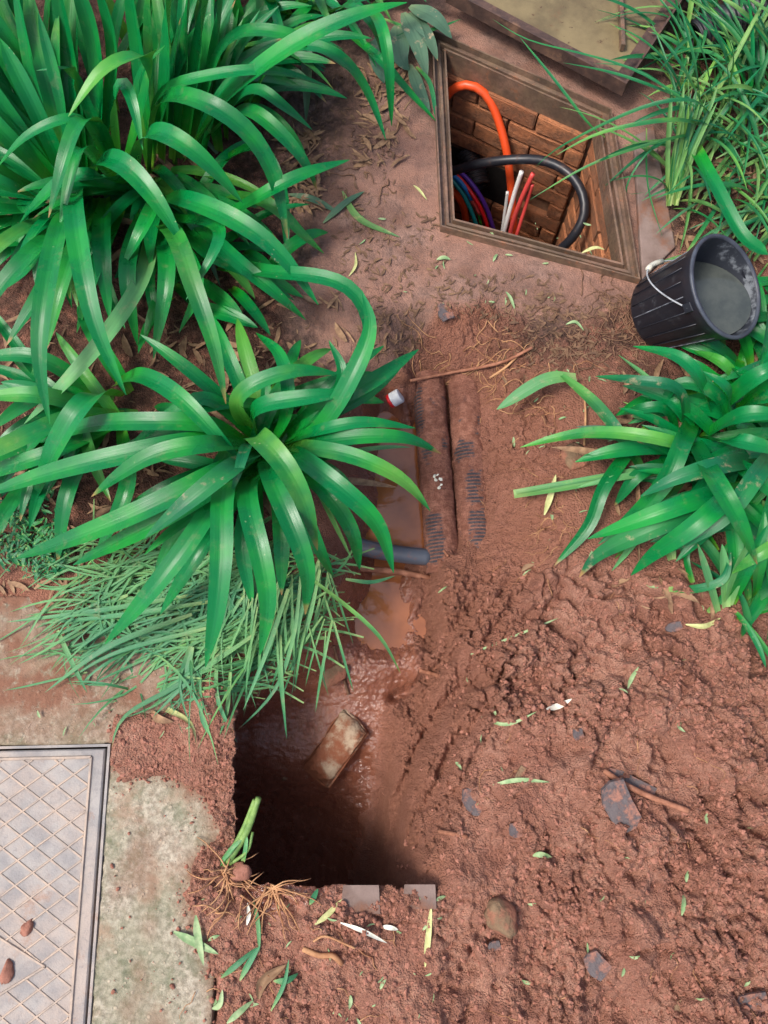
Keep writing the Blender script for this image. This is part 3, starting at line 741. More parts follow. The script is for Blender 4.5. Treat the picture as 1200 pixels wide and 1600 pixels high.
# lozenge left plain at the middle
ca, cb, la, lb = COVW/2, .463, .205, .115
dx, dy = .074, .052          # diamond size
def clip_line(p, d):
    t0, t1 = -9, 9
    for k, (lo, hi) in enumerate(((ra0+.004, ra1-.004), (rb0+.004, rb1-.004))):
        a, b = (lo-p[k])/d[k], (hi-p[k])/d[k]
        if a > b: a, b = b, a
        t0, t1 = max(t0, a), min(t1, b)
    return t0, t1
for sg in (1, -1):
    for i in range(-22, 30):
        p = np.array([ra0+.0, rb0+.012+i*dy]); d = np.array([dx/2, sg*dy/2]); d = d/np.linalg.norm(d)
        t0, t1 = clip_line(p, d)
        if t1-t0 < .012: continue
        ts = np.linspace(t0, t1, 400); ok = np.array([abs((p+d*t)[0]-ca)/la+abs((p+d*t)[1]-cb)/lb > 1.02 for t in ts])
        st = None
        for j, v in enumerate(list(ok)+[False]):
            if v and st is None: st = j
            if (not v) and st is not None:
                crib(p+d*ts[st], p+d*ts[j-1], .0028, .0022+.0004*(sg > 0)); st = None
for a, b in (((ca-la, cb), (ca, cb-lb)), ((ca, cb-lb), (ca+la, cb)), ((ca+la, cb), (ca, cb+lb)), ((ca, cb+lb), (ca-la, cb))): crib(a, b, .0034, .0040)

def blob(name, u, v, size, m, label, cat, z=None, seed=0, flat=.6, ang=0, group=None, sub=3, rough=.28, at=None):
    bm = bmesh.new(); bmesh.ops.create_icosphere(bm, subdivisions=sub, radius=1)
    r = np.random.default_rng(seed+100); off = r.random(3)*50
    co = np.array([x.co[:] for x in bm.verts])
    d = 1+rough*fbm(co[:, 0]*1.3+off[0]+co[:, 2]*.7, co[:, 1]*1.3+off[1]-co[:, 2]*.6, 3, seed)
    # facet: clamp against random planes
    for _ in range(7):
        nrm = r.normal(size=3); nrm /= np.linalg.norm(nrm); h = r.uniform(.62, .9); dd = co@nrm*d
        d = np.where(dd > h, d*h/np.maximum(dd, 1e-6), d)
    co = co*d[:, None]*np.array([size[0], size[1], size[0]*flat])
    for x, c in zip(bm.verts, co): x.co = c
    me = bpy.data.meshes.new(name); bm.to_mesh(me); bm.free(); me.polygons.foreach_set('use_smooth', [True]*len(me.polygons))
    o = link(name, me, None, m)
    p = at if at is not None else (G(u, v) if z is None else P(u, v, z))
    o.location = Vector(p)+Vector((0, 0, size[0]*flat*.35)); o.rotation_euler = (0, 0, R(ang)); return tag(o, label, cat, group)
blob('mud_clod', 43, 1450, (.020, .013), M['crumb'], 'irregular clod of red mud on the patterned cover, beside the plain lozenge', 'clod', .008, 1, .5, 60)
blob('mud_clod', 12, 1517, (.026, .015), M['crumb'], 'oblong clod of red mud lying on the plain lozenge of the cover', 'clod', .008, 2, .45, 85)

# concrete edge showing at the foot of the pit
def slabpiece(u0, u1, v0, v1, z, label):
    pts = [P(u0, v0, z), P(u1, v0, z), P(u1+2, v1, z), P(u0-4, v1, z)]; dn = Vector((0, -.03, -.1)); V = pts+[p+dn for p in pts]
    c = sum(pts, Vector())/4; o = link('concrete_block', mesh('concrete_block', [v-c for v in V], [(0, 1, 2, 3), (7, 6, 5, 4), (0, 4, 5, 1), (1, 5, 6, 2), (2, 6, 7, 3), (3, 7, 4, 0)], False, recalc=True), None, M['kerb'])
    o.location = c; return tag(o, label, 'concrete block')
slabpiece(536, 592, 1383, 1428, .030, 'pale concrete block end showing at the near lip of the pit, left one')
slabpiece(632, 680, 1382, 1420, .031, 'pale concrete block end at the near lip of the pit, right one')

# ------------------------------------------------------------------ cable chamber
qz = .02
chm = empty('cable_chamber', Vector(P(830, 250, -.4)), 'open brick cable chamber with coloured ducts inside', 'chamber')
WQ = quad_offset(QUAD, .012); WO = quad_offset(QUAD, .05)
DEP = -.86
chm_walls = []
BL, BH, BJ = .198, .060, .007
brick_cache = {}
def brick_mesh(L, Hh, seed):
    key = (round(L, 3), round(Hh, 3), seed % 5)
    if key in brick_cache: return brick_cache[key]
    bm = bmesh.new(); bmesh.ops.create_cube(bm, size=1)
    r = np.random.default_rng(seed % 5)
    for v in bm.verts: v.co = Vector((v.co.x*L, v.co.y*.03, v.co.z*Hh))
    bmesh.ops.bevel(bm, geom=bm.edges[:], offset=.003, segments=2, affect='EDGES')
    bmesh.ops.subdivide_edges(bm, edges=[e for e in bm.edges if e.calc_length() > .03], cuts=2, use_grid_fill=True)
    for v in bm.verts: v.co += Vector(r.normal(size=3)*.0007)
    me = bpy.data.meshes.new('brick'); bm.to_mesh(me); bm.free()
    me.materials.append(M['brick']); brick_cache[key] = me; return me
for wi in range(4):
    a2, b2 = np.array(WQ[wi]), np.array(WQ[(wi+1) % 4]); ao, bo = np.array(WO[wi]), np.array(WO[(wi+1) % 4])
    # mortar wall, butt-jointed; the bricks stand proud of it
    V = [(*a2, DEP), (*b2, DEP), (*bo, DEP), (*ao, DEP), (*a2, -.06), (*b2, -.06), (*bo, -.06), (*ao, -.06)]
    wl = part('wall', chm, V, [(0, 1, 2, 3), (7, 6, 5, 4), (0, 4, 5, 1), (1, 5, 6, 2), (2, 6, 7, 3), (3, 7, 4, 0)], M['mortar'], recalc=True)
    d = b2-a2; L = np.linalg.norm(d); d /= L; nrm = np.array([-d[1], d[0]])
    if np.dot(nrm, np.array(chm.location[:2])-(a2+b2)/2) < 0: nrm = -nrm
    if wi == 3 or wi == 2: 
        pass
    zc = -.066-BH/2; row = 0; seed = wi*50
    while zc > DEP:
        x = -(.11 if row % 2 else .02)-.03*(wi == 0)
        while x < L:
            x0, x1 = max(x, .012), min(x+BL, L-.012)
            skip = wi == 0 and -.56 < zc < -.34 and x0 < .34       # duct entry knocked through the far wall
            if x1-x0 > .03 and not skip:
                Lb = x1-x0; c = a2+d*(x0+x1)/2+nrm*(-.0085+.003*random.random())
                o = bpy.data.objects.new('brick', brick_mesh(Lb, BH, seed)); C.objects.link(o); o.parent = wl
                o.location = Vector((c[0], c[1], zc))-chm.location; seed += 1
                o.rotation_euler = (random.gauss(0, .02), random.gauss(0, .008), math.atan2(d[1], d[0])+random.gauss(0, .012))
            x += BL+BJ
        zc -= BH+BJ+random.uniform(-.001, .002); row += 1
cq = [(*p, DEP+.015) for p in WQ]
fm = plain('chamber_mud', lin(92, 62, 46), lin(60, 42, 34), 20, .5, 60, .5, .006, .4)
part('floor', chm, cq, [(0, 1, 2, 3)], fm, recalc=True)
# shade of the duct entry hole, painted: thin near-black panel on the far wall
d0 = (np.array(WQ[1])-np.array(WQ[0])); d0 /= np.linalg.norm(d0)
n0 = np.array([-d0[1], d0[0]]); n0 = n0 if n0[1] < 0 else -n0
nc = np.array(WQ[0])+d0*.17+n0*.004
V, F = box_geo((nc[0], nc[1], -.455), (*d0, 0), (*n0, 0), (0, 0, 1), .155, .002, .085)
part('hole_shade', chm, V, F, plain('hole_shade_black', lin(26, 22, 20), lin(18, 15, 14), 20, .95), recalc=True)

# steel frame on top
sf = chm
prof = [(.002, -.065), (0, .012), (.007, .012), (.0075, -.006), (.020, -.006), (.0205, .010), (.030, .010), (.0305, .002), (.047, .002), (.0475, .022), (.053, .022), (.054, -.03)]
prof = [(a*.8, b) for a, b in prof]
loops = [quad_offset(QUAD, dd) for dd, _ in prof]
for i in range(4):
    V = []; F = []
    for (dd, zz), lp in zip(prof, loops):
        a = np.array(lp[i]); b = np.array(lp[(i+1) % 4])
        for t in np.linspace(0, 1, 9): 
            q = a+(b-a)*t; V.append((q[0], q[1], zz+.0012*math.sin(7*t+i+dd*90)))
    for r_ in range(len(prof)-1):
        for k in range(8): F.append((r_*9+k, r_*9+k+1, r_*9+10+k, r_*9+9+k))
    part('frame_bar', sf, V, F, M['rust'], False, recalc=True)

# kerb strip right of the frame
kp4 = [P(990, 212, .012), P(1022, 196, .012), P(1056, 385, .012), P(1004, 436, .012)]
kc = sum(kp4, Vector())/4
V = [p-kc for p in kp4]+[p-kc-Vector((0, 0, .08)) for p in kp4]
kb = link('kerb_strip', mesh('kerb_strip', V, [(0, 1, 2, 3), (7, 6, 5, 4), (0, 4, 5, 1), (1, 5, 6, 2), (2, 6, 7, 3), (3, 7, 4, 0)], False, recalc=True), None, M['kerb']); kb.location = kc
bv = kb.modifiers.new('bevel', 'BEVEL'); bv.width = .004; bv.segments = 2
tag(kb, 'grey-brown concrete strip right of the steel chamber frame', 'kerb')

# lid lying open beyond the chamber, underside up
LZ = .11
l0 = np.array(P(979, 131, LZ)); l1 = np.array(P(735, 2, LZ)); l2 = np.array(P(1066, 0, LZ))
ea = (l1-l0); ea /= np.linalg.norm(ea); eb = (l2-l0); eb /= np.linalg.norm(eb)
print('lid angle', math.degrees(math.acos(np.dot(ea, eb))))
LA, LB = .62, .52
lid = empty('access_cover', Vector(l0+ea*LA/2+eb*LB/2), 'rusty steel chamber lid lying open, underside up, beyond the frame', 'lid')
def lw(a, b, z): return l0+ea*a+eb*b+np.array([0, 0, z-.075])
def lbar(a0, a1, b0, b1, z0, z1, nm, m):
    V = [lw(a, b, z) for z in (z0, z1) for a, b in ((a0, b0), (a1, b0), (a1, b1), (a0, b1))]
    return part(nm, lid, V, [(0, 1, 2, 3), (7, 6, 5, 4), (0, 4, 5, 1), (1, 5, 6, 2), (2, 6, 7, 3), (3, 7, 4, 0)], m, recalc=True)
lbar(.004, LA-.004, .004, LB-.004, .040, .048, 'plate', M['lid'])
lbar(0, LA, 0, .006, .03, .075, 'edge_bar', M['darkrust']); lbar(0, .006, .0062, LB, .03, .0752, 'edge_bar', M['darkrust'])
lbar(LA-.006, LA, .0062, LB, .03, .0752, 'edge_bar', M['darkrust']); lbar(.0062, LA-.0062, LB-.006, LB, .03, .075, 'edge_bar', M['darkrust'])
lbar(.0065, LA-.0065, .0065, .044, .0482, .058, 'flange', M['darkrust']); lbar(.0065, .044, .0445, LB-.0065, .0482, .056, 'flange', M['darkrust'])
r0, r1 = np.array(P(973, 74, LZ-.01)), np.array(P(966, -90, LZ-.01)); rd = (r1-r0)/np.linalg.norm(r1-r0)
V, F = box_geo((r0+r1)/2, rd, np.cross((0, 0, 1.), rd), (0, 0, 1), np.linalg.norm(r1-r0)/2, .006, .012, .002)
rib_o = part('rib', lid, V, F, M['rust'], recalc=True)
# sloping apron under the lid: stones / block that props it
V, F = box_geo(lw(.3, .28, -.005), ea, eb, (0, 0, 1), .20, .16, .043, .006)
c0 = lw(.3, .28, -.005); pb = link('prop_block', mesh('prop_block', [np.array(v)-c0 for v in V], F, False, recalc=True), None, M['kerb']); pb.location = c0
tag(pb, 'grey block under the open lid of the cable chamber', 'block')

# ------------------------------------------------------------------ ducts and tubes in the chamber
def T(name, spots, r, m, label, cat='duct', n=30, nseg=12, group=None):
    return tag(tube(name, [tuple(P(*s)) for s in spots], r, M[m], n, nseg), label, cat, group)
T('orange_duct', [(668,190,-.24),(698,150,-.12),(714,136,-.075),(738,134,-.06),(762,152,-.08),(780,192,-.14),(793,245,-.22),(799,300,-.32),(803,350,-.44),(806,400,-.6)], .0135, 'orange', 'thick orange duct looping over the bricks of the open chamber')
T('black_cable', [(680,276,-.32),(715,265,-.25),(760,254,-.18),(810,249,-.14),(852,252,-.13),(888,270,-.13),(910,303,-.14),(912,338,-.17),(895,370,-.22),(870,395,-.30)], .0150, 'blackcable', 'thick black cable looping across the open chamber', 'cable')
T('white_tube', [(815,268,-.16),(803,305,-.25),(788,360,-.38),(780,400,-.5)], .0075, 'white', 'white cut tube standing up in the chamber, thicker of the two', 'tube')
T('white_tube', [(793,300,-.24),(789,330,-.32),(783,370,-.42)], .005, 'white', 'thin white tube just left of the thicker white tube', 'tube')
T('red_tube', [(833,271,-.16),(815,310,-.25),(800,352,-.36),(792,395,-.48)], .0078, 'redtube', 'pale red cut tube right of the white tube, longer one', 'tube')
T('red_tube', [(832,288,-.2),(822,320,-.28),(808,365,-.38),(800,395,-.48)], .0062, 'redtube', 'pale red cut tube right of the white tube, shorter rear one', 'tube')
T('purple_tube', [(690,255,-.36),(722,272,-.34),(745,298,-.36),(762,330,-.42),(775,372,-.52)], .0078, 'purple', 'purple tube curving down at the left of the chamber', 'tube')
T('red_tube', [(690,258,-.36),(718,278,-.35),(742,310,-.38),(757,340,-.44),(768,380,-.54)], .0070, 'red', 'bright red tube between the purple and the blue tube', 'tube')
T('blue_tube', [(685,262,-.36),(710,276,-.35),(726,293,-.36),(738,312,-.40)], .0085, 'blue', 'blue tube with a cut end beside the bright red tube', 'tube')
T('teal_tube', [(685,268,-.37),(708,284,-.36),(726,308,-.39),(742,345,-.46),(750,380,-.55)], .0075, 'teal', 'teal tube curving down below the blue tube', 'tube')
T('green_tube', [(740,316,-.42),(746,332,-.46),(752,352,-.52)], .0045, 'green', 'thin bright green tube below the cut blue tube', 'tube')
T('green_tube', [(749,318,-.42),(755,335,-.46),(761,356,-.52)], .0040, 'green', 'thinnest green tube next to the red connector', 'tube')
T('tube_connector', [(738,312,-.398),(744,322,-.415),(751,334,-.435)], .0092, 'redtube', 'small red and clear tube connector under the blue tube', 'connector', 8)
T('orange_duct', [(690,290,-.42),(708,300,-.42),(722,318,-.46),(728,345,-.55)], .0125, 'orange', 'short orange duct low at the left of the chamber, behind the teal tube')
def corr(name, ctrl, r, pitch, m, label, depth=.1, nseg=28, cat='duct'):
    L = sum(np.linalg.norm(np.array(ctrl[i+1])-np.array(ctrl[i])) for i in range(len(ctrl)-1))
    n = int(L/pitch*6); pts = catmull(ctrl, n); rr = [r*(1-depth*(.5+.5*math.cos(2*math.pi*i/6))) for i in range(n)]
    V, F = tube_geo(pts, rr, nseg, False)
    b = pts[0]; Vi, Fi = tube_geo(pts, [x*.86 for x in rr], nseg, False, len(V)); k = n*nseg
    F = F+[f[::-1] for f in Fi]
    for base in (0, (n-1)*nseg):
        for j in range(nseg): F.append((base+j, base+(j+1) % nseg, k+base+(j+1) % nseg, k+base+j))
    o = link(name, mesh(name, [np.array(v)-b for v in V+Vi], F, recalc=False), None, m); o.location = b
    return tag(o, label, cat)
corr('corrugated_duct', [tuple(P(728, 234, -.37)), tuple(P(740, 262, -.40)), tuple(P(748, 292, -.42))], .042, .012, M['duct'], 'black corrugated duct mouth entering the brick chamber')
corr('corrugated_duct', [tuple(P(1085, 62, .05)), tuple(P(1130, 38, .07)), tuple(P(1180, 18, .07)), tuple(P(1240, -20, .05))], .055, .016, M['duct'], 'black corrugated duct half hidden in long grass at the top right')

# ------------------------------------------------------------------ mud-coated corrugated pipes in the trench
def mudpipe_obj(p0, p1, r, expose, label, seed):
    p0, p1 = np.array(p0), np.array(p1); d = p1-p0; L = np.linalg.norm(d); d /= L
    ex = np.cross(d, (0, 0, 1.)); ex /= np.linalg.norm(ex); ez = np.cross(ex, d)      # ex points to the image's left or right
    if ex[0] < 0: ex = -ex
    if ez[2] < 0: ez = -ez
    n = int(L/.0016); k = 44
    s = np.linspace(0, L, n)[:, None]*np.ones((1, k)); a = np.linspace(0, 2*np.pi, k, endpoint=False)[None, :]*np.ones((n, 1))
    rib = .5+.5*np.cos(2*np.pi*s/.0098); rib = rib**.7
    mud = np.ones_like(s); q = s/L
    for (q0, q1, a0, a1) in expose:
        mud = np.minimum(mud, 1-sstep(q0-.03, q0+.03, q)*sstep(q1+.03, q1-.03, q)*sstep(a0-14, a0+14, np.degrees(a))*sstep(a1+14, a1-14, np.degrees(a)))
    nz = fbm(s*45+seed, a*3+seed, 4, seed)
    nz2 = fbm(s*14+seed*3, a*1.6, 3, seed+2)
    mud = sstep(.30, .62, mud+.55*nz+.45*nz2); mud = np.clip(mud-.0, 0, 1)
    mud = np.maximum(mud, .9*sstep(.3, .75, 1-rib))
    cr = r*(1-.10*(1-rib)); mr = r*(1.00+.05*fbm(s*22, a*1.8, 4, seed+4)+.030*fbm(s*110, a*9, 3, seed+6)+.026*rib)+.0012
    rad = cr*(1-mud)+np.maximum(mr, cr)*mud
    co = p0+d*s[..., None]+rad[..., None]*(np.cos(a)[..., None]*ex+np.sin(a)[..., None]*ez)
    ii = np.arange(n*k).reshape(n, k); i2 = np.roll(ii, -1, 1)
    qd = np.stack([ii[:-1], i2[:-1], i2[1:], ii[1:]], -1).reshape(-1, 4)
    c = co.reshape(-1, 3).mean(0); me = np_mesh('corrugated_pipe', co.reshape(-1, 3)-c, qd); set_attr(me, 'mud', mud.ravel())
    bm = bmesh.new(); bm.from_mesh(me); bmesh.ops.recalc_face_normals(bm, faces=bm.faces); bm.to_mesh(me); bm.free()
    o = link('corrugated_pipe', me, None, M['mudpipe']); o.location = c
    return tag(o, label, 'pipe', 'mud-coated pipes in the trench')
mudpipe_obj(P(668, 588, -.146), P(693, 896, -.182), .0450, [(.06, .30, 120, 185), (.38, .44, 95, 140), (.72, .96, 85, 150), (.36, .40, 30, 60)], 'mud-coated corrugated pipe lying along the trench water', 3)
mudpipe_obj(P(724, 588, -.138), P(746, 892, -.174), .0440, [(.36, .46, 75, 150), (.52, .68, 60, 112), (.72, .97, 48, 118)], 'mud-coated corrugated pipe on the dry side of the trench', 8)
tag(tube('grey_pipe', [tuple(P(520, 838, -.17)), tuple(P(570, 856, -.17)), tuple(P(625, 866, -.17)), tuple(P(672, 871, -.175))], .0235, M['greypipe'], 20, 20), 'smooth grey pipe stub crossing below the corrugated pipes', 'pipe')
tag(tube('mud_coated_cable', [tuple(P(500, 880, -.2)), tuple(P(560, 888, -.205)), tuple(P(620, 893, -.205)), tuple(P(672, 903, -.21))], .0085, M['stick'], 20, 10), 'thin mud-coated cable lying over the puddle edge', 'cable')
# bottle cap
cp = P(620, 621, -.125); cap = empty('bottle_cap', cp, 'small white cap with red rim in the trench water', 'cap')
cax = np.array([.80, .32, .42]); cax /= np.linalg.norm(cax)
def lathe(base, axis_, prof, nseg=32, cap0=True, cap1=False):
    axis_ = np.array(axis_, float); axis_ /= np.linalg.norm(axis_)
    e1 = np.cross(axis_, (0, 0, 1.)) if abs(axis_[2]) < .95 else np.array([1., 0, 0]); e1 /= np.linalg.norm(e1); e2 = np.cross(axis_, e1)
    V = []; F = []
    for r, t in prof:
        for k in range(nseg):
            a = 2*math.pi*k/nseg; V.append(np.array(base)+axis_*t+r*(math.cos(a)*e1+math.sin(a)*e2))
    for i in range(len(prof)-1):
        for k in range(nseg): F.append((i*nseg+k, i*nseg+(k+1) % nseg, (i+1)*nseg+(k+1) % nseg, (i+1)*nseg+k))
    if cap0: F.append(tuple(reversed(range(nseg))))
    if cap1: F.append(tuple((len(prof)-1)*nseg+k for k in range(nseg)))
    return V, F
b0 = np.array(cp)-cax*.02
V, F = lathe(b0, cax, [(.016, -.006), (.0205, -.005), (.0205, .004)], cap1=True); part('red_rim', cap, V, F, M['red'], True, recalc=True)
V, F = lathe(b0, cax, [(.0212, .0045), (.0216, .03), (.0200, .033), (.001, .034)]); part('shell', cap, V, F, M['capwhite'], False, recalc=True)

# brick and stones in the pit
bz = -.315
e = [np.array(P(u, v, bz)) for u, v in ((545, 1103), (580, 1130), (512, 1232), (470, 1198))]
bc = sum(e)/4; bl = (e[2]+e[3])/2-(e[0]+e[1])/2; Lb = np.linalg.norm(bl); bl /= Lb; bw = np.cross((0, 0, 1.), bl)
print('brick length', Lb, 'width', np.linalg.norm(e[1]-e[0]))
tn = R(14); bl2 = bl*math.cos(tn)+np.array([0, 0, -math.sin(tn)]); bn = np.cross(bl2, bw); bn = bn if bn[2] > 0 else -bn
bm = bmesh.new(); bmesh.ops.create_cube(bm, size=1)
for v in bm.verts: v.co = Vector((v.co.x*Lb, v.co.y*.098, v.co.z*.073))
bmesh.ops.bevel(bm, geom=bm.edges[:], offset=.006, segments=2, affect='EDGES')
bmesh.ops.subdivide_edges(bm, edges=bm.edges[:], cuts=3, use_grid_fill=True)
for v in bm.verts: v.co += Vector(np.random.default_rng(v.index).normal(size=3)*.0016)+v.co.normalized()*.006*float(fbm(np.array([v.co.x*14]), np.array([v.co.y*14+v.co.z*9]), 3, 5)[0])
for v in bm.verts:
    if v.co.x < -Lb*.38 and v.co.y*1.0 > .0: v.co.x += .02*(-v.co.x-Lb*.38)/.03*min(1, v.co.y/.04)
me = bpy.data.meshes.new('loose_brick'); bm.to_mesh(me); bm.free(); me.polygons.foreach_set('use_smooth', [True]*len(me.polygons))
lb_ = link('loose_brick', me, None, M['oldbrick'])
lb_.matrix_world = Matrix(((bl2[0], bw[0], bn[0], bc[0]), (bl2[1], bw[1], bn[1], bc[1]), (bl2[2], bw[2], bn[2], bc[2]-.046), (0, 0, 0, 1)))
tag(lb_, 'single cement-smeared brick lying on wet mud in the pit', 'brick')
blob('stone', 520, 1052, (.042, .036), M['stone'], 'flat grey-brown stone at the lower end of the puddle', 'stone', None, 5, .35, 30)
blob('stone', 452, 1208, (.026, .022), M['stone'], 'small muddy stone left of the brick in the pit', 'stone', None, 6, .5, 30)
blob('stone', 438, 1282, (.026, .022), M['slate'], 'small dark stone deep in the shaded pit', 'stone', None, 7, .5, 10)
blob('stone', 783, 1432, (.048, .036), M['stone'], 'brown pitted stone half sunk in the spoil, near the concrete blocks', 'stone', None, 9, .6, 100)
blob('stone', 900, 715, (.036, .05), M['stone'], 'grey flat stone half buried beside the fallen pale leaf stalk', 'stone', None, 10, .3, 20)

# ------------------------------------------------------------------ bucket
BA = np.array([.50, -.14, .85]); BA /= np.linalg.norm(BA)
BR, BL_, B0R = .130, .225, .101
rimc = np.array(P(1137, 447, .205)); bb = rimc-BA*BL_
bk = empty('bucket', Vector(bb), 'black ribbed plastic bucket tilted beside the chamber, half full of grey water', 'bucket')
def rad(t): return B0R+(BR-.004-B0R)*t/BL_
V, F = lathe(bb, BA, [(.001, .002), (rad(0)-.006, 0), (rad(0), .006), (rad(.185), .185), (rad(.185)+.005, .188), (rad(.2)+.005, 0.2160)], 64, False); part('body', bk, V, F, M['bucket'], True, recalc=True)
V, F = lathe(bb, BA, [(rad(.2)+.005, 0.2162), (BR+.004, 0.2170), (BR+.0055, 0.2215), (BR+.003, BL_), (BR-.004, BL_), (BR-.0055, 0.2190)], 64, False); part('rim', bk, V, F, M['rimgrey'], True, recalc=True)
V, F = lathe(bb, BA, [(BR-.0056, 0.2188), (rad(.1)-.004, .1), (rad(.006)-.004, .006), (.001, .006)], 64, False); part('lining', bk, V, F, M['bucketin'], True, recalc=True)
be1 = np.cross(BA, (0, 0, 1.)); be1 /= np.linalg.norm(be1); be2 = np.cross(BA, be1)
for k in range(20):
    a = 2*math.pi*k/20; o_ = math.cos(a)*be1+math.sin(a)*be2
    V, F = tube_geo([bb+BA*t+o_*(rad(t)+.0003) for t in (.012, .06, .12, .183)], .0016, 6); part('ridge', bk, V, F, M['scuff'] if k % 4 == 1 else M['bucket'], True)
# handle wire: pivots on the near side and the far side, hanging on the left
vdir = np.array([-.389, -.491, .78]); pv = vdir-BA*np.dot(vdir, BA); pv /= np.linalg.norm(pv)
tq = np.cross(BA, pv); tq = tq if tq[0] < 0 else -tq
th0 = R(-6); pdir = pv*math.cos(th0)+tq*math.sin(th0); qd_ = np.cross(BA, pdir); qd_ = qd_ if qd_[0] < 0 else -qd_
hp = []
for t in np.linspace(0, math.pi, 25):
    s_ = math.sin(t); hp.append(bb+BA*(.19-.135*s_)+pdir*math.cos(t)*(rad(.19)+.007)+qd_*s_*(rad(.05)+.02))
V, F = tube_geo(hp, .0022, 8); part('handle', bk, V, F, M['wire'], True)
V, F = tube_geo(hp[10:15], .0075, 10); part('grip', bk, V, F, M['grip'], True)
for sg in (1, -1):
    c = bb+BA*.19+pdir*sg*(rad(.19)+.004); V, F = box_geo(c, BA, np.cross(BA, pdir), pdir*sg, .012, .012, .005, .002); part('ear', bk, V, F, M['bucket'], recalc=True)
wz = (bb+BA*.135)[2]; V = []
for k in range(64):
    a = 2*math.pi*k/64; o_ = math.cos(a)*be1+math.sin(a)*be2
    k1 = (BR-.004-B0R)/BL_; t = (wz-bb[2]-(B0R-.0045)*o_[2])/(BA[2]+k1*o_[2]); V.append(bb+BA*t+o_*(B0R-.0045+k1*t))
c = sum(V)/64; wt = link('bucket_water', mesh('bucket_water', [v-c for v in V], [tuple(range(64))], False), None, M['greywater']); wt.location = c
if wt.data.polygons[0].normal.z < 0: wt.data.flip_normals()
tag(wt, 'murky grey water inside the black bucket', 'water')

# ------------------------------------------------------------------ strap-leaved plants
def clump(name, base, label, group=None, cat='plant'):
    g = G(*base); return empty(name, g, label, cat, group)
def lf(cl, spots, wd, m='leaf', cup=.17, twist=0.0, tip=.45, n=26, name='leaf', base_w=.6):
    if spots[0][2] >= .12 and base_w < 1:      # root the leaf in the ground
        (u0, v0, z0), (u1, v1, _) = spots[0], spots[1]; k = 55/max(1, math.hypot(u0-u1, v0-v1))
        spots = [(u0+(u0-u1)*k, v0+(v0-v1)*k+12, .03)]+list(spots)
    pts = []
    for s in spots:
        p = P(*s); h = gz(p.x, p.y)+.006
        if p.z < h: p.z = h
        pts.append(tuple(p))
    if wd > .026: wd *= .98
    V, F, UV = strap(pts, wd, n, 7 if wd > .02 else 3, cup, twist, tip, base_w)
    return part(name, cl, V, F, M[m], True, UV)
def arch(cl, base, az, L, e0, e1, wd, m='leaf', name='leaf', n=18, cup=.17, tip=.45, twist=0.0):
    p = np.array(base, float); pts = [p.copy()]; d = np.array([math.sin(az), math.cos(az)]); k = 9
    for i in range(k):
        e_ = R(e0+(e1-e0)*((i+.5)/k)**1.2); st = L/k
        p = p+np.array([d[0]*math.cos(e_), d[1]*math.cos(e_), math.sin(e_)])*st
        h = gz(p[0], p[1])+.008
        if p[2] < h: p[2] = h
        pts.append(p.copy())
    V, F, UV = strap(pts, wd, n, 5, cup, twist, tip)
    return part(name, cl, V, F, M[m], True, UV)
def fill(cl, base, n, az0, az1, L0, L1, w0=.026, w1=.04, e0=(55, 82), e1=(-50, 0), spread=.05, mats=('leaf',), seed=0):
    r = random.Random(seed); g = G(*base)
    for i in range(n):
        az = R(r.uniform(az0, az1)); b = (g.x+r.gauss(0, spread), g.y+r.gauss(0, spread), 0); b = (b[0], b[1], gz(b[0], b[1]))
        arch(cl, b, az, r.uniform(L0, L1), r.uniform(*e0), r.uniform(*e1), r.uniform(w0, w1), r.choice(mats), twist=r.uniform(-.5, .5))

A = clump('strap_leaf_plant', (130, 310), 'large strap-leaved plant with tall upright leaves at the top left corner')
for sp, wd in [
 ([(125,300,.03),(75,130,.3),(40,-30,.46)],.046), ([(135,300,.03),(112,110,.3),(85,-40,.5)],.046), ([(145,300,.03),(152,100,.3),(112,-50,.5)],.044),
 ([(100,310,.03),(20,190,.25),(-70,70,.4)],.046), ([(92,320,.03),(0,270,.2),(-90,215,.3)],.046), ([(105,315,.03),(30,235,.24),(-60,140,.37)],.046),
 ([(150,290,.03),(178,90,.3),(150,-40,.5)],.04), ([(180,290,.03),(60,60,.32),(0,-40,.46)],.04),
 ([(90,330,.03),(0,330,.16),(-90,320,.2)],.045), ([(100,330,.03),(30,300,.2),(-60,260,.28)],.042), ([(120,310,.03),(60,180,.28),(0,60,.42)],.044),
 ([(110,310,.03),(100,180,.3),(60,20,.48)],.03)]:
    lf(A, sp, wd, cup=.2, tip=.25)
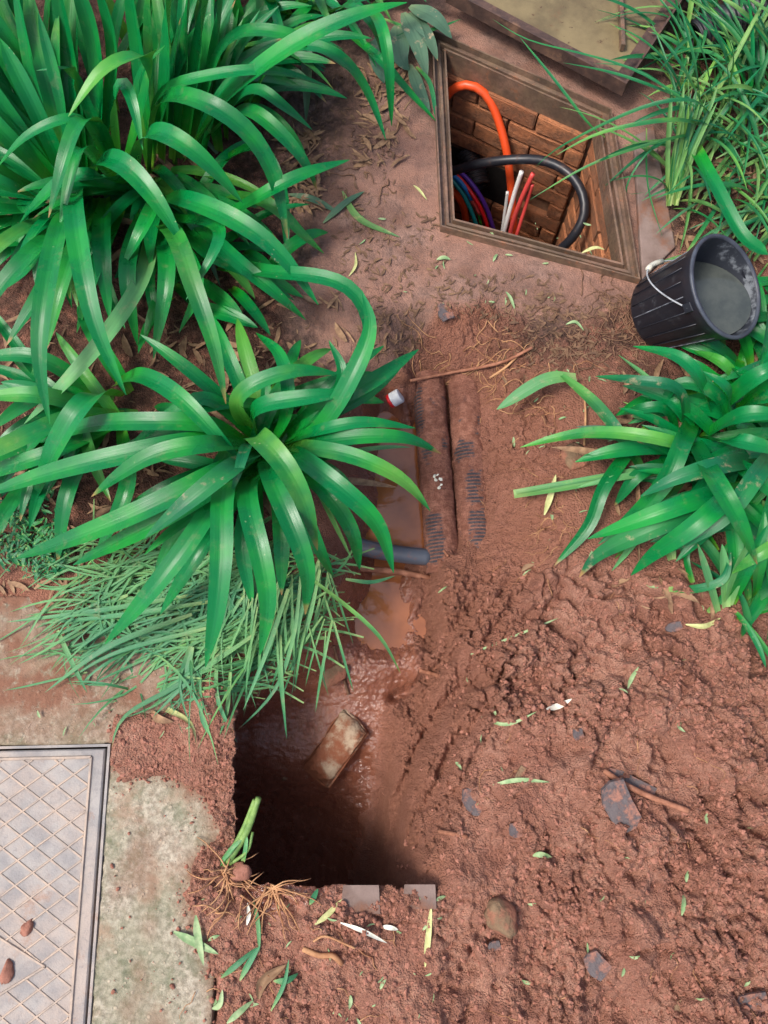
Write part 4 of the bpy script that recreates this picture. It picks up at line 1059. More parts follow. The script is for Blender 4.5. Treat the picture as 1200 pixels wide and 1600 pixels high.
for sp, wd in [
 ([(190,290,.03),(238,112,.36),(228,88,.43),(165,106,.46),(107,182,.40)],.052),
 ([(185,280,.03),(120,128,.3),(100,103,.38),(57,110,.38)],.03),
 ([(190,280,.03),(180,160,.36),(192,127,.40),(209,165,.39),(223,234,.33)],.037),
 ([(190,280,.03),(150,195,.35),(100,188,.40),(40,215,.38),(-6,264,.3)],.036),
 ([(190,280,.03),(142,188,.38),(120,196,.41),(99,255,.39),(76,340,.31)],.044),
 ([(185,290,.03),(130,230,.33),(112,270,.34),(93,358,.28)],.038),
 ([(125,300,.03),(162,250,.33),(205,268,.36),(250,322,.33),(289,387,.26)],.060),
 ([(125,300,.03),(116,315,.3),(126,400,.35),(150,510,.3),(197,617,.2)],.052),
 ([(120,320,.03),(96,350,.3),(73,450,.35),(62,560,.3),(78,663,.2)],.052),
 ([(200,290,.05),(165,278,.28),(110,277,.3),(62,315,.24),(30,350,.14)],.046),
 ([(110,340,.05),(60,385,.24),(0,450,.24),(-40,520,.2)],.05), ([(120,340,.05),(80,430,.22),(10,540,.2)],.045),
 ([(165,310,.05),(160,385,.22),(172,500,.12)],.05), ([(150,310,.05),(105,420,.24),(75,540,.16)],.045), ([(140,320,.05),(0,300,.14),(-80,300,.16)],.035),
 ([(190,330,.05),(150,420,.2),(120,520,.08)],.04), ([(90,350,.05),(40,420,.18),(-30,470,.1)],.04)]:
    lf(A, sp, wd)
fill(A, (120, 330), 32, 150, 330, .30, .48, .030, .042, seed=1, e0=(40, 70))
fill(A, (40, 150), 26, -60, 60, .4, .6, .030, .042, e0=(55, 85), e1=(10, 60), seed=41, spread=.12)
fill(A, (60, 300), 20, -120, 0, .35, .5, .030, .042, e0=(40, 75), e1=(-10, 40), seed=42, spread=.1)
fill(A, (110, 280), 30, -70, 40, .45, .65, .030, .042, e0=(60, 85), e1=(20, 60), seed=2)

B = clump('strap_leaf_plant', (270, 280), 'large strap-leaved plant leaning over the others, top left, nearest the chamber path')
for sp, wd in [
 ([(235,260,.03),(218,90,.3),(200,-40,.5)],.044), ([(255,250,.03),(264,60,.36),(272,-50,.55)],.050), ([(290,240,.03),(316,50,.36),(338,-50,.55)],.052),
 ([(310,240,.03),(340,70,.3),(352,-40,.5)],.044), ([(240,250,.03),(233,60,.3),(236,-40,.45)],.03), ([(270,250,.03),(290,80,.3),(300,-40,.5)],.04)]:
    lf(B, sp, wd, cup=.2, tip=.25)
for sp, wd in [
 ([(235,270,.03),(215,135,.28),(258,71,.4)],.03),
 ([(235,270,.03),(245,155,.3),(330,120,.38),(430,112,.38),(519,138,.3)],.038),
 ([(235,270,.03),(250,160,.32),(320,162,.4),(390,210,.36),(430,280,.28),(449,372,.17)],.054),
 ([(290,250,.05),(360,150,.32),(460,72,.45),(560,24,.5),(636,4,.5)],.062),
 ([(210,300,.03),(228,212,.35),(280,222,.4),(330,262,.36),(379,317,.28)],.058),
 ([(320,360,.05),(400,312,.24),(470,275,.28),(546,250,.25)],.043),
 ([(240,320,.03),(282,312,.28),(370,347,.32),(440,400,.28),(497,476,.2)],.056),
 ([(240,340,.03),(275,370,.3),(300,440,.34),(335,540,.28),(353,631,.2)],.047),
 ([(250,340,.03),(335,352,.28),(338,388,.34),(291,468,.28)],.035),
 ([(370,200,.05),(440,85,.34),(520,82,.38),(572,140,.3),(603,219,.2)],.038),
 ([(300,230,.05),(348,75,.33),(420,50,.4),(500,76,.36),(561,123,.28)],.044),
 ([(320,220,.05),(390,142,.25),(440,165,.25),(488,203,.18)],.038),
 ([(320,220,.05),(380,172,.3),(440,212,.3),(480,260,.24),(495,297,.17)],.044),
 ([(330,300,.05),(420,320,.18),(470,365,.12),(506,396,.05)],.036),
 ([(330,260,.05),(400,230,.2),(430,270,.2),(445,330,.12),(448,400,.06)],.036),
 ([(320,400,.05),(410,425,.22),(490,432,.28),(545,448,.28),(572,486,.25),(578,540,.2),(560,600,.14)],.042),
 ([(290,330,.05),(360,400,.2),(420,450,.2),(478,500,.1)],.042), ([(270,340,.05),(330,400,.18),(400,430,.18),(460,470,.1)],.04),
 ([(250,300,.05),(232,340,.25),(190,420,.2)],.044),([(240,320,.05),(262,420,.2),(240,560,.08)],.046),([(230,320,.05),(200,420,.22),(215,540,.08)],.046),
 ([(260,340,.05),(310,440,.15),(280,520,.06)],.034),([(235,340,.05),(235,450,.12),(250,530,.03)],.03)]:
    lf(B, sp, wd)
lf(B, [(240,330,.03),(226,430,.2),(165,528,.22),(90,612,.17),(38,662,.1)], .046, 'leafpale')
fill(B, (260, 310), 26, 90, 250, .28, .44, .032, .044, seed=3, e0=(35, 65))
fill(B, (250, 100), 30, -50, 60, .4, .6, .030, .042, e0=(55, 85), e1=(0, 50), seed=43, spread=.14)
fill(B, (370, 130), 22, 0, 130, .3, .5, .032, .044, e0=(45, 75), e1=(-50, 0), seed=44, spread=.08)
fill(B, (330, 400), 14, 40, 220, .22, .36, .03, .042, e0=(30, 60), seed=45, spread=.08)
fill(B, (300, 230), 26, -20, 80, .35, .55, .030, .042, e0=(55, 80), e1=(0, 50), seed=4)

D = clump('strap_leaf_plant', (410, 705), 'bushy strap-leaved plant arching over the trench, centre left')
for sp, wd in [
 ([(400,700,.03),(330,665,.25),(230,660,.28),(140,665,.22),(60,692,.1)],.046),
 ([(420,705,.03),(320,690,.25),(180,715,.28),(60,745,.22),(-35,778,.15)],.050),
 ([(420,705,.03),(340,695,.3),(250,708,.32),(190,740,.28),(143,776,.22)],.046),
 ([(420,710,.03),(350,735,.28),(230,795,.3),(120,840,.24),(24,873,.15)],.050),
 ([(420,715,.03),(360,750,.26),(250,815,.27),(170,855,.2),(114,883,.13)],.046),
 ([(410,715,.03),(350,770,.25),(280,870,.28),(215,950,.22),(164,1006,.13)],.046),
 ([(400,710,.03),(352,760,.3),(348,850,.33),(340,950,.28),(321,1042,.17)],.050),
 ([(410,720,.03),(386,770,.3),(406,860,.33),(420,940,.28),(406,1024,.17)],.047),
 ([(420,710,.03),(422,740,.3),(456,820,.33),(481,890,.28),(477,960,.17)],.047),
 ([(440,705,.03),(470,716,.27),(540,770,.3),(592,822,.24),(615,895,.13)],.046),
 ([(440,700,.03),(480,700,.25),(560,716,.3),(632,752,.27),(672,798,.2)],.040),
 ([(440,698,.03),(500,690,.26),(580,682,.3),(640,686,.28),(689,709,.21)],.038),
 ([(440,695,.03),(500,673,.27),(570,660,.3),(649,669,.25)],.032),
 ([(430,695,.03),(500,640,.2),(580,598,.25),(654,546,.21)],.044),
 ([(430,695,.03),(490,660,.18),(570,618,.2),(630,570,.16)],.038),
 ([(400,690,.03),(372,622,.22),(450,582,.26),(530,584,.2)],.042),
 ([(410,690,.03),(400,640,.22),(480,622,.27),(560,612,.24)],.044),
 ([(430,715,.03),(500,670,.2),(550,590,.3),(580,512,.34),(566,458,.34)],.046),
 ([(480,680,.03),(535,595,.22),(514,532,.24)],.030),
 ([(440,715,.03),(505,765,.2),(550,830,.16),(562,890,.05)],.040),
 ([(430,715,.03),(470,790,.2),(500,860,.16),(520,900,.06)],.034),
 ([(410,710,.03),(300,800,.15),(240,900,.06)],.042), ([(430,720,.03),(440,820,.16),(440,930,.06)],.042), ([(420,715,.03),(380,830,.14),(395,950,.05)],.04),
 ([(420,700,.03),(330,625,.2),(280,640,.2),(200,700,.1)],.036), ([(420,705,.03),(450,640,.2),(440,560,.2),(400,520,.14)],.034),
 ([(400,715,.03),(270,760,.15),(170,820,.06)],.042), ([(410,715,.03),(320,850,.18),(250,960,.06)],.04),
 ([(430,705,.03),(520,740,.16),(560,790,.08)],.036), ([(440,690,.03),(520,600,.16),(600,540,.1)],.036)]:
    lf(D, sp, wd)
for sp, wd, m in [([(420,705,.03),(372,726,.33),(300,780,.36),(227,840,.29)],.048,'leafold'), ([(400,695,.03),(402,682,.34),(440,720,.38),(475,782,.34),(496,860,.25)],.052,'leaf'),
 ([(400,690,.05),(385,700,.3),(372,740,.34),(362,770,.3)],.03,'leafold')]:
    lf(D, sp, wd, m)
lf(D, [(180,600,.05),(222,588,.25),(282,622,.31),(340,682,.28),(377,719,.22)], .044)
fill(D, (410, 710), 34, 0, 360, .22, .40, .028, .042, seed=5, e0=(35, 70))

for cl_, bs, nn, sd_ in ((A, (130, 330), 9, 61), (B, (290, 320), 9, 62), (D, (410, 720), 10, 63)):
    fill(cl_, bs, nn, 60, 330, .2, .34, .012, .024, e0=(15, 45), e1=(-40, -5), seed=sd_, mats=('dry', 'leafdull', 'dry', 'leafpale'), spread=.07)
E = clump('strap_leaf_plant', (170, 640), 'strap-leaved plant at the left edge, below the tall clump')
for sp, wd, m in [([(190,620,.03),(140,622,.28),(92,690,.25),(52,786,.1)],.056,'leaf'), ([(200,650,.03),(110,655,.15),(0,702,.2),(-70,735,.2)],.05,'leaf'),
 ([(190,660,.03),(90,705,.18),(0,735,.15),(-60,760,.1)],.044,'leaf'), ([(180,650,.03),(70,620,.2),(-30,620,.2)],.046,'leaf'), ([(170,660,.03),(110,760,.15),(90,880,.04)],.042,'leaf'),
 ([(190,670,.03),(200,760,.14),(150,870,.04)],.042,'leaf'), ([(150,640,.03),(60,680,.1),(-20,790,.08)],.042,'leaf'), ([(160,620,.03),(60,560,.16),(-40,560,.14)],.042,'leaf')]:
    lf(E, sp, wd, m)
fill(E, (150, 640), 22, 150, 340, .25, .4, .03, .042, seed=6, e0=(30, 60))

Fp = clump('strap_leaf_plant', (470, 30), 'strap-leaved plant at the top edge, left of the chamber frame')
for sp, wd, m in [([(560,20,.05),(590,30,.22),(606,90,.2),(612,197,.03)],.034,'leaf'), ([(540,50,.05),(590,90,.16),(630,135,.1),(682,190,.015)],.030,'leaf'),
 ([(470,30,.05),(478,70,.2),(480,140,.1),(478,190,.02)],.034,'leafdull'), ([(450,30,.05),(400,-20,.3),(380,-80,.4)],.04,'leaf'), ([(470,20,.05),(490,-40,.3),(500,-120,.4)],.04,'leaf'),
 ([(500,30,.05),(545,10,.25),(580,40,.22),(600,100,.1)],.03,'leaf'), ([(480,40,.05),(440,90,.18),(420,150,.05)],.036,'leaf'), ([(500,40,.05),(560,0,.2),(650,-10,.16)],.03,'leaf')]:
    lf(Fp, sp, wd, m)
fill(Fp, (460, 10), 26, 0, 360, .28, .5, .026, .038, seed=7, e0=(45, 80))
fill(Fp, (560, -10), 14, 20, 240, .22, .4, .018, .03, seed=8, e0=(35, 70), mats=('leaf', 'grass'))

H_ = clump('strap_leaf_plant', (1080, 690), 'trampled strap-leaved plant below the bucket, right of the trench')
for sp, wd, m in [
 ([(1110,660,.03),(1098,605,.22),(1062,560,.26),(989,541,.18)],.038,'leaf'), ([(1130,670,.05),(1137,612,.24),(1098,580,.26)],.034,'leaf'),
 ([(1070,695,.05),(1062,612,.22),(1000,596,.22),(930,588,.14)],.030,'leafold'),
 ([(975,690,.12),(930,632,.10),(868,578,.05)],.034,'leafold'), ([(900,590,.05),(850,595,.06),(776,640,.02)],.036,'leafpale'),
 ([(1068,697,.2),(1000,681,.22),(930,676,.16),(870,684,.1),(813,699,.05)],.034,'leaf'),
 ([(1066,690,.22),(1040,752,.2),(990,806,.12),(935,850,.06)],.045,'leaf'),
 ([(1010,670,.08),(945,758,.1),(920,822,.06),(866,884,.02)],.034,'leaf'),
 ([(1140,725,.25),(1060,746,.27),(1000,776,.2)],.044,'leafold'), ([(1120,772,.2),(1030,802,.22),(918,842,.1)],.046,'leaf'),
 ([(1110,792,.18),(1020,826,.2),(935,866,.1),(905,902,.04)],.046,'leafold'), ([(1132,782,.25),(1080,826,.25),(1020,866,.15),(986,899,.07)],.046,'leaf'),
 ([(1190,730,.25),(1130,810,.25),(1048,862,.17)],.044,'leafold'), ([(1080,690,.15),(1112,745,.3),(1152,812,.3),(1183,882,.21)],.050,'leaf'),
 ([(1240,840,.2),(1180,870,.2),(1144,896,.13)],.038,'leaf'),
 ([(1090,690,.05),(1160,650,.26),(1240,650,.28)],.046,'leaf'), ([(1090,690,.05),(1150,690,.26),(1240,710,.26)],.046,'leaf'), ([(1100,700,.05),(1170,740,.22),(1240,800,.2)],.046,'leaf'),
 ([(1150,650,.05),(1205,570,.24),(1240,440,.28)],.044,'leaf'), ([(1120,640,.05),(1180,590,.24),(1240,560,.26)],.044,'leaf'), ([(1060,690,.05),(1040,640,.15),(1000,640,.14),(965,650,.05)],.03,'leaf'),
 ([(1070,690,.05),(1020,655,.14),(985,650,.12)],.028,'leafpale'), ([(1060,720,.05),(1000,740,.1),(960,790,.03)],.034,'leaf'),
 ([(1090,700,.05),(1060,640,.16),(1020,610,.14)],.036,'leaf'), ([(1150,700,.05),(1120,620,.2),(1060,600,.2),(1030,640,.12)],.038,'leaf'),
 ([(1150,620,.03),(1090,575,.08),(1040,556,.05)],.034,'leaf'), ([(1170,620,.03),(1130,570,.1),(1085,548,.06)],.034,'leaf'), ([(1190,660,.05),(1175,600,.14),(1140,570,.08)],.036,'leaf'),
 ([(1200,640,.05),(1215,540,.2),(1205,470,.16)],.034,'leaf'), ([(1140,640,.05),(1200,620,.18),(1260,600,.2)],.04,'leaf'),
 ([(1040,880,.01),(1045,840,.08),(1060,790,.12)],.034,'leafpale'), ([(1035,926,.05),(1090,920,.09),(1130,905,.11),(1142,862,.14)],.02,'leafold')]:
    lf(H_, sp, wd, m)
fill(H_, (1110, 710), 34, 60, 300, .25, .42, .028, .042, seed=9, e0=(25, 65), mats=('leaf', 'leaf', 'leafold'))
fill(H_, (1200, 590), 26, 150, 380, .22, .38, .026, .038, seed=51, e0=(25, 60), mats=('leaf', 'leaf', 'leafold'), spread=.07)
fill(H_, (1110, 610), 18, 120, 300, .16, .26, .024, .034, seed=52, e0=(15, 45), spread=.06)
fill(H_, (1225, 480), 14, 150, 260, .2, .3, .026, .036, seed=53, e0=(30, 60), spread=.04)
fill(H_, (1180, 780), 30, 120, 340, .25, .4, .028, .042, seed=10, e0=(25, 60), mats=('leaf', 'leaf', 'leafold'))
fill(H_, (1090, 720), 12, 120, 330, .18, .32, .012, .024, e0=(10, 40), e1=(-40, -5), seed=64, mats=('dry', 'leafdull', 'leafpale'), spread=.08)
J = clump('strap_leaf_plant', (1130, 925), 'cut strap-leaved plant with pale leaf bases on the spoil edge, right')
for sp, wd, m in [([(1115,958,.02),(1108,910,.1),(1090,850,.16)],.020,'leafpale'), ([(1125,952,.02),(1132,905,.1),(1128,850,.16)],.026,'leafpale'),
 ([(1128,948,.02),(1150,900,.12),(1172,845,.18)],.030,'leafpale'), ([(1135,945,.02),(1165,890,.15),(1200,820,.22)],.034,'leaf'), ([(1072,915,.02),(1072,870,.06),(1085,820,.1)],.016,'leaf'),
 ([(1175,940,.02),(1185,880,.16),(1195,800,.2)],.036,'leaf'), ([(1160,960,.01),(1190,925,.04),(1240,890,.08)],.02,'leafold')]:
    lf(J, sp, wd, m, base_w=.8)
fill(J, (1170, 930), 16, -60, 160, .15, .3, .014, .03, seed=11, e0=(25, 65), mats=('leaf', 'grass', 'leafold'))
# one pale cut stalk lying across the slope and one broad leaf by the grass
st = clump('cut_leaf_stalk', (900, 757), 'pale ribbed cut leaf stalk lying across the trench slope', cat='stalk')
lf(st, [(803,773,.02),(900,758,.05),(1020,734,.09)], .023, 'leafpale', cup=.3, tip=.04, base_w=1)
lf(st, [(806,769,.025),(900,752,.055),(1010,732,.09)], .013, 'leafpale', cup=.3, tip=.04, base_w=1)
so = clump('broad_strap_leaf', (1130, 300), 'single bright broad leaf running down to the bucket from the long grass', cat='leaf')
lf(so, [(1078,222,.10),(1118,295,.14),(1160,372,.13),(1200,398,.12)], .042, 'leaf', cup=.22, tip=.12, base_w=1)

# ------------------------------------------------------------------ long grass, top right
K = clump('long_grass_clump', (1090, 230), 'clump of long grass leaning over the chamber frame, top right', cat='grass')
for sp, wd in [
 ([(1128,200,.06),(1085,157,.28),(1030,160,.28),(960,186,.22),(860,238,.08),(838,260,.03)],.013), ([(1125,205,.06),(1060,188,.24),(1000,194,.25),(930,210,.22),(868,243,.16)],.016),
 ([(1130,206,.06),(1060,214,.17),(1000,230,.15),(920,258,.12),(828,312,.02)],.010), ([(1130,190,.06),(1080,165,.22),(1000,112,.26),(900,82,.2),(820,62,.12),(770,30,.1)],.009),
 ([(945,215,.04),(920,195,.08),(870,130,.12),(812,58,.13)],.010), ([(1100,170,.08),(1030,140,.24),(960,115,.24),(880,98,.16)],.012), ([(1140,190,.06),(1135,100,.25),(1110,20,.34)],.008),
 ([(1130,170,.06),(1145,80,.28),(1100,10,.4),(1060,-20,.4)],.009), ([(1120,200,.06),(1100,90,.3),(1070,30,.36)],.014), ([(1100,220,.06),(1085,100,.3),(1060,0,.36)],.012),
 ([(1115,200,.05),(1060,95,.22),(1010,35,.2)],.012), ([(1100,210,.05),(1020,230,.14),(975,300,.06),(1010,300,.03)],.006), ([(1010,200,.05),(1012,290,.06),(1035,370,.04)],.005)]:
    lf(K, sp, wd, 'grass', cup=.2, tip=.6, n=20, name='blade')
rr = random.Random(5)
for i in range(190):
    u, v = rr.uniform(1040, 1230), rr.uniform(50, 330); g = G(u, v)
    az = R(rr.choice([rr.uniform(-110, -20), rr.uniform(-40, 60), rr.uniform(120, 250)]))
    arch(K, g, az, rr.uniform(.2, .45), rr.uniform(30, 75), rr.uniform(-40, 10), rr.uniform(.006, .016), rr.choice(['grass', 'grass', 'grass', 'grasspale']), 'blade', 14, .2, .6, rr.uniform(-.6, .6))
K2 = clump('long_grass_clump', (1050, 300), 'bundle of pale upright grass stems beside the concrete strip', cat='grass')
for i in range(16):
    o = rr.uniform(-14, 14); t = rr.uniform(-26, 34)
    lf(K2, [(1050+o*.6, 318+abs(o)*.3, .02), (1062+o+t*.4, 240, .12), (1082+o+t, 150+rr.uniform(-30, 20), .22)], rr.uniform(.009, .015), rr.choice(['grasspale', 'grasspale', 'grass']), .3, n=12, tip=.4, name='blade', base_w=1)
K3 = clump('long_grass_clump', (1170, 300), 'flattened pale grass between the bucket and the right edge', cat='grass')
for i in range(70):
    u, v = rr.uniform(1060, 1230), rr.uniform(250, 420); g = G(u, v); g.z += rr.uniform(0, .05)
    arch(K3, g, R(rr.uniform(30, 80)+(180 if rr.random() < .3 else 0)), rr.uniform(.12, .3), rr.uniform(5, 35), rr.uniform(-30, 0), rr.uniform(.006, .012), rr.choice(['grasspale', 'grass', 'cutgrass']), 'blade', 10, .2, .5)
K4 = clump('long_grass_clump', (1170, 90), 'dense grass tussock at the top right corner', cat='grass')
for i in range(110):
    u, v = rr.uniform(1120, 1290), rr.uniform(-40, 200); g = G(u, v)
    arch(K4, g, R(rr.uniform(-80, 60)), rr.uniform(.2, .45), rr.uniform(45, 80), rr.uniform(-30, 30), rr.uniform(.008, .018), rr.choice(['grass', 'grass', 'leaf', 'grasspale']), 'blade', 14, .2, .5, rr.uniform(-.5, .5))

# broad-leaved weed at the top, beside the frame
Wd = clump('broad_leaf_weed', (640, 60), 'wilted broad-leaved weed hanging over the frame corner at the top', cat='weed')
for sp, wd in [([(630,20,.06),(650,60,.07),(668,120,.02)],.06), ([(640,10,.07),(680,30,.08),(706,60,.05)],.06), ([(620,40,.05),(625,90,.05),(640,110,.02)],.07), ([(640,20,.06),(670,60,.07),(684,95,.04)],.045), ([(600,50,.05),(590,90,.04),(600,130,.02)],.06), ([(640,100,.02),(655,140,.015),(672,175,.012)],.04)]:
    lf(Wd, sp, wd, 'leafdull', cup=.08, tip=.7, n=12, base_w=.25)
for sp in [([(560,70,.03),(620,60,.05),(690,20,.06)]), ([(600,30,.04),(660,50,.06),(720,30,.05)]), ([(650,105,.02),(672,130,.03),(682,190,.012)])]:
    lf(Wd, sp, .014, 'grass', tip=.5, n=12)

# ------------------------------------------------------------------ heap of cut grass below the centre plant
hp_ = clump('cut_grass_heap', (330, 960), 'heap of pale cut grass blades under the central plant', cat='grass')
rest = ([], [], [])
def add_stuff(st_, g):
    V, F, UV = g; k = len(st_[0]); st_[0].extend(V); st_[1].extend([tuple(i+k for i in f) for f in F]); st_[2].extend(UV)
heroes = [([(300,930,.04),(150,955,.05),(10,972,.02)],.012), ([(330,940,.05),(200,960,.05),(60,975,.02)],.012), ([(300,960,.05),(170,1010,.05),(70,1082,.015)],.014), ([(330,980,.05),(180,1020,.04),(110,1060,.02)],.011),
 ([(90,985,.03),(115,1040,.03),(136,1082,.01)],.012), ([(360,1010,.04),(280,1070,.03),(190,1120,.03),(178,1168,.01)],.012), ([(400,990,.04),(300,1060,.04),(240,1120,.015)],.012),
 ([(340,1020,.03),(340,1090,.03),(370,1160,.01)],.010), ([(480,900,.1),(520,930,.06),(590,990,.02),(626,1052,-.1)],.010), ([(470,900,.1),(460,990,.05),(430,1080,-.02),(372,1140,-.02)],.010), ([(500,890,.1),(480,980,.02),(440,1090,-.1)],.010),
 ([(450,920,.1),(420,1010,.04),(380,1110,.01)],.011), ([(540,905,.0),(580,910,-.02),(617,900,-.05)],.010), ([(500,870,.06),(470,960,.03),(460,1040,-.02)],.010), ([(360,1050,.03),(355,1110,.02),(345,1150,.01)],.010), ([(320,1080,.03),(315,1120,.02),(330,1150,.01)],.009),
 ([(300,1010,.05),(285,1060,.03),(270,1080,.02)],.022), ([(200,930,.04),(130,960,.03),(100,1000,.015)],.012)]
for sp, wd in heroes: lf(hp_, sp, wd, 'cutgrass', .2, tip=.6, n=14, name='blade')
rg = random.Random(11)
for i in range(760):
    u = rg.gauss(310, 115); v = rg.gauss(955, 62)
    if u < 60 or u > 560 or v < 850 or v > 1090: continue
    L = rg.uniform(.12, .34); az = R(rg.gauss(255, 18) if rg.random() < .7 else rg.gauss(200, 30)); g = G(u, v)
    if g.z < -.1: continue
    z0 = rg.uniform(.008, .05); pts = []; bend = rg.uniform(-.9, .9)
    for t in np.linspace(-.5, .5, 5):
        b = az+rg.uniform(-.06, .06)+t*bend; x, y = g.x+math.sin(b)*t*L, g.y+math.cos(b)*t*L; pts.append((x, y, max(gz(x, y), -.06)+z0*(1-abs(t)*1.2)+.004))
    geo = strap(pts, rg.uniform(.003, .0075), 8, 3, .15, rg.uniform(-.5, .5), .6)
    if i < 120: part('blade', hp_, geo[0], geo[1], M['cutgrass'], True, geo[2])
    else: add_stuff(rest, geo)
for i in range(60):
    u = rg.uniform(380, 530); v = rg.uniform(880, 1000); g = G(u, v); z0 = max(g.z, -.03)
    p0 = np.array((g.x, g.y, z0+.05)); az = R(rg.gauss(190, 18)); L = rg.uniform(.1, .25)
    pts = [p0+np.array([math.sin(az)*L*t, math.cos(az)*L*t, .03*t-.13*t*t]) for t in (0, .35, .7, 1)]
    add_stuff(rest, strap(pts, rg.uniform(.004, .008), 8, 3, .15, 0, .6))
tag(part('loose_blades', hp_, rest[0], rest[1], M['cutgrass'], True, rest[2]), kind='stuff')

# ------------------------------------------------------------------ low ground cover, litter, fine roots
def scatter_leaves(name, n, pick, L, wr, m, label, cat, lift=(.002, .012), seed=1, tilt=.4):
    r = random.Random(seed); st_ = ([], [], [])
    for i in range(n):
        u, v = pick(r); g = G(u, v)
        if g.z < -.22: continue
        l = r.uniform(*L); az = r.uniform(0, 6.28); z0 = r.uniform(*lift); up = r.uniform(-tilt, tilt)
        pts = []
        for t in (-.5, 0, .5):
            x, y = g.x+math.sin(az+t*.4)*l*t, g.y+math.cos(az+t*.4)*l*t; pts.append((x, y, max(gz(x, y), g.z-.01)+z0+abs(t)*up*l*.5+t*up*l*.3))
        add_stuff(st_, strap(pts, l*r.uniform(*wr), 5, 3, .2, r.uniform(-.6, .6), .6, .3))
    return tag(link(name, mesh(name, st_[0], st_[1], True, st_[2]), None, M[m]), label, cat, kind='stuff')
def zone(*zs):
    return lambda r: (lambda z: (r.uniform(z[0], z[2]), r.uniform(z[1], z[3])))(r.choice(zs))
scatter_leaves('ground_cover', 700, zone((-40,770,95,905), (-40,790,60,880), (60,830,110,900)), (.010, .035), (.15, .35), 'grass', 'low pale ground cover growing at the left edge', 'ground cover', (.005, .05), 3, 1.0)
scatter_leaves('dead_litter', 800, zone((0,480,560,860), (330,420,560,720), (440,200,500,330), (0,840,330,960), (0,500,500,800), (960,540,1200,960), (1040,250,1200,420), (560,100,640,260)), (.012, .08), (.06, .28), 'dry', 'dry brown leaf litter under the plants', 'litter', (.001, .012), 4)
scatter_leaves('dark_litter', 1500, zone((780,460,1000,600), (820,480,960,560), (560,480,660,560), (520,330,700,480), (450,120,620,330), (680,430,880,500), (0,500,500,800)), (.006, .03), (.1, .35), 'litter', 'dark rotten plant bits trodden into the ground', 'litter', (.0, .005), 5)
scatter_leaves('grass_bits', 150, zone((280,1390,700,1600), (560,330,960,480), (780,560,960,900), (690,900,1200,1600), (0,900,330,1150)), (.006, .028), (.12, .35), 'bit', 'tiny green and pale plant bits strewn on the soil', 'litter', (.001, .006), 6)
def roots(name, n, pick, L, r0, m, label, seed, wig=.5):
    r = random.Random(seed); Vs, Fs = [], []
    for i in range(n):
        u, v = pick(r); g = G(u, v)
        if g.z < -.3: continue
        l = r.uniform(*L); az = r.uniform(0, 6.28); pts = []; x, y = g.x, g.y; k = 7
        for j in range(k):
            pts.append(np.array((x, y, gz(x, y)+r.uniform(.0005, .006)))); az += r.gauss(0, wig); x += math.sin(az)*l/k; y += math.cos(az)*l/k
        V, F = tube_geo(catmull(pts, 12), [r0*(1-.7*q/11) for q in range(12)], 5, True, len(Vs)); Vs += V; Fs += F
    return tag(link(name, mesh(name, Vs, Fs), None, M[m]), label, 'roots', kind='stuff')
roots('fine_roots', 60, zone((640,520,900,640), (690,560,860,660), (690,500,800,600)), (.05, .16), .0016, 'root', 'thin tan roots torn out above the pipes', 21)
roots('dark_roots', 75, zone((900,440,1010,580), (940,460,1000,560), (840,470,980,600), (540,180,620,300)), (.05, .16), .0022, 'darkroot', 'tangled brown roots beside the bucket', 22, .7)
roots('slope_roots', 60, zone((700,640,900,900), (760,900,1200,1600), (840,740,900,860), (300,1400,680,1600)), (.03, .12), .0012, 'root', 'fine roots and fibres in the disturbed soil', 23)

# ------------------------------------------------------------------ uprooted stub with roots at the pit corner
ub = empty('uprooted_stub', G(355, 1352), 'uprooted green plant stub with spreading tan roots at the pit corner', 'plant')
for sp, wd in [([(352,1352,.02),(385,1300,.05),(404,1247,.09)],.030), ([(350,1350,.02),(378,1300,.045),(398,1250,.08)],.022), ([(356,1352,.02),(386,1330,.04),(395,1300,.05)],.014)]:
    V, F = tube_geo(catmull([tuple(P(*s)) for s in sp], 10), [wd*.30*(1-.25*q/9) for q in range(10)], 10); part('stalk', ub, V, F, M['stalk'], True)
for sp, wd in [([(345,1350,.02),(362,1325,.05),(380,1310,.05)],.010), ([(340,1355,.02),(352,1340,.04),(372,1318,.05)],.008), ([(380,1345,.02),(384,1325,.05),(386,1305,.05)],.009)]:
    V, F, UV = strap([tuple(P(*s)) for s in sp], wd, 8, 3, .25, 0, .3, 1); part('leaf', ub, V, F, M['leafpale'], True, UV)
rs = random.Random(31)
for cu, cvv, n in ((355, 1360, 20), (425, 1385, 22), (395, 1372, 8)):
    for i in range(n):
        az = R(rs.uniform(60, 330)) if cu < 400 else R(rs.uniform(40, 250)); l = rs.uniform(.04, .12); g = G(cu+rs.uniform(-10, 10), cvv+rs.uniform(-5, 8)); x, y = g.x, g.y; pts = []; z = .02
        for j in range(6):
            zz = gz(x, y); zz = zz if zz > -.05 else 0.0
            pts.append(np.array((x, y, zz+.014*math.sin(j/5*3.1)+.004))); az += rs.gauss(0, .25); x += math.sin(az)*l/5; y += math.cos(az)*l/5
        V, F = tube_geo(catmull(pts, 10), [.0022*(1-.75*q/9)+.0003 for q in range(10)], 5); part('root', ub, V, F, M['root'], True)
blob('root_clod', 372, 1362, (.03, .022), M['crumb'], 'dark soil clod holding the roots of the uprooted stub', 'clod', .012, 33, .5, 10)

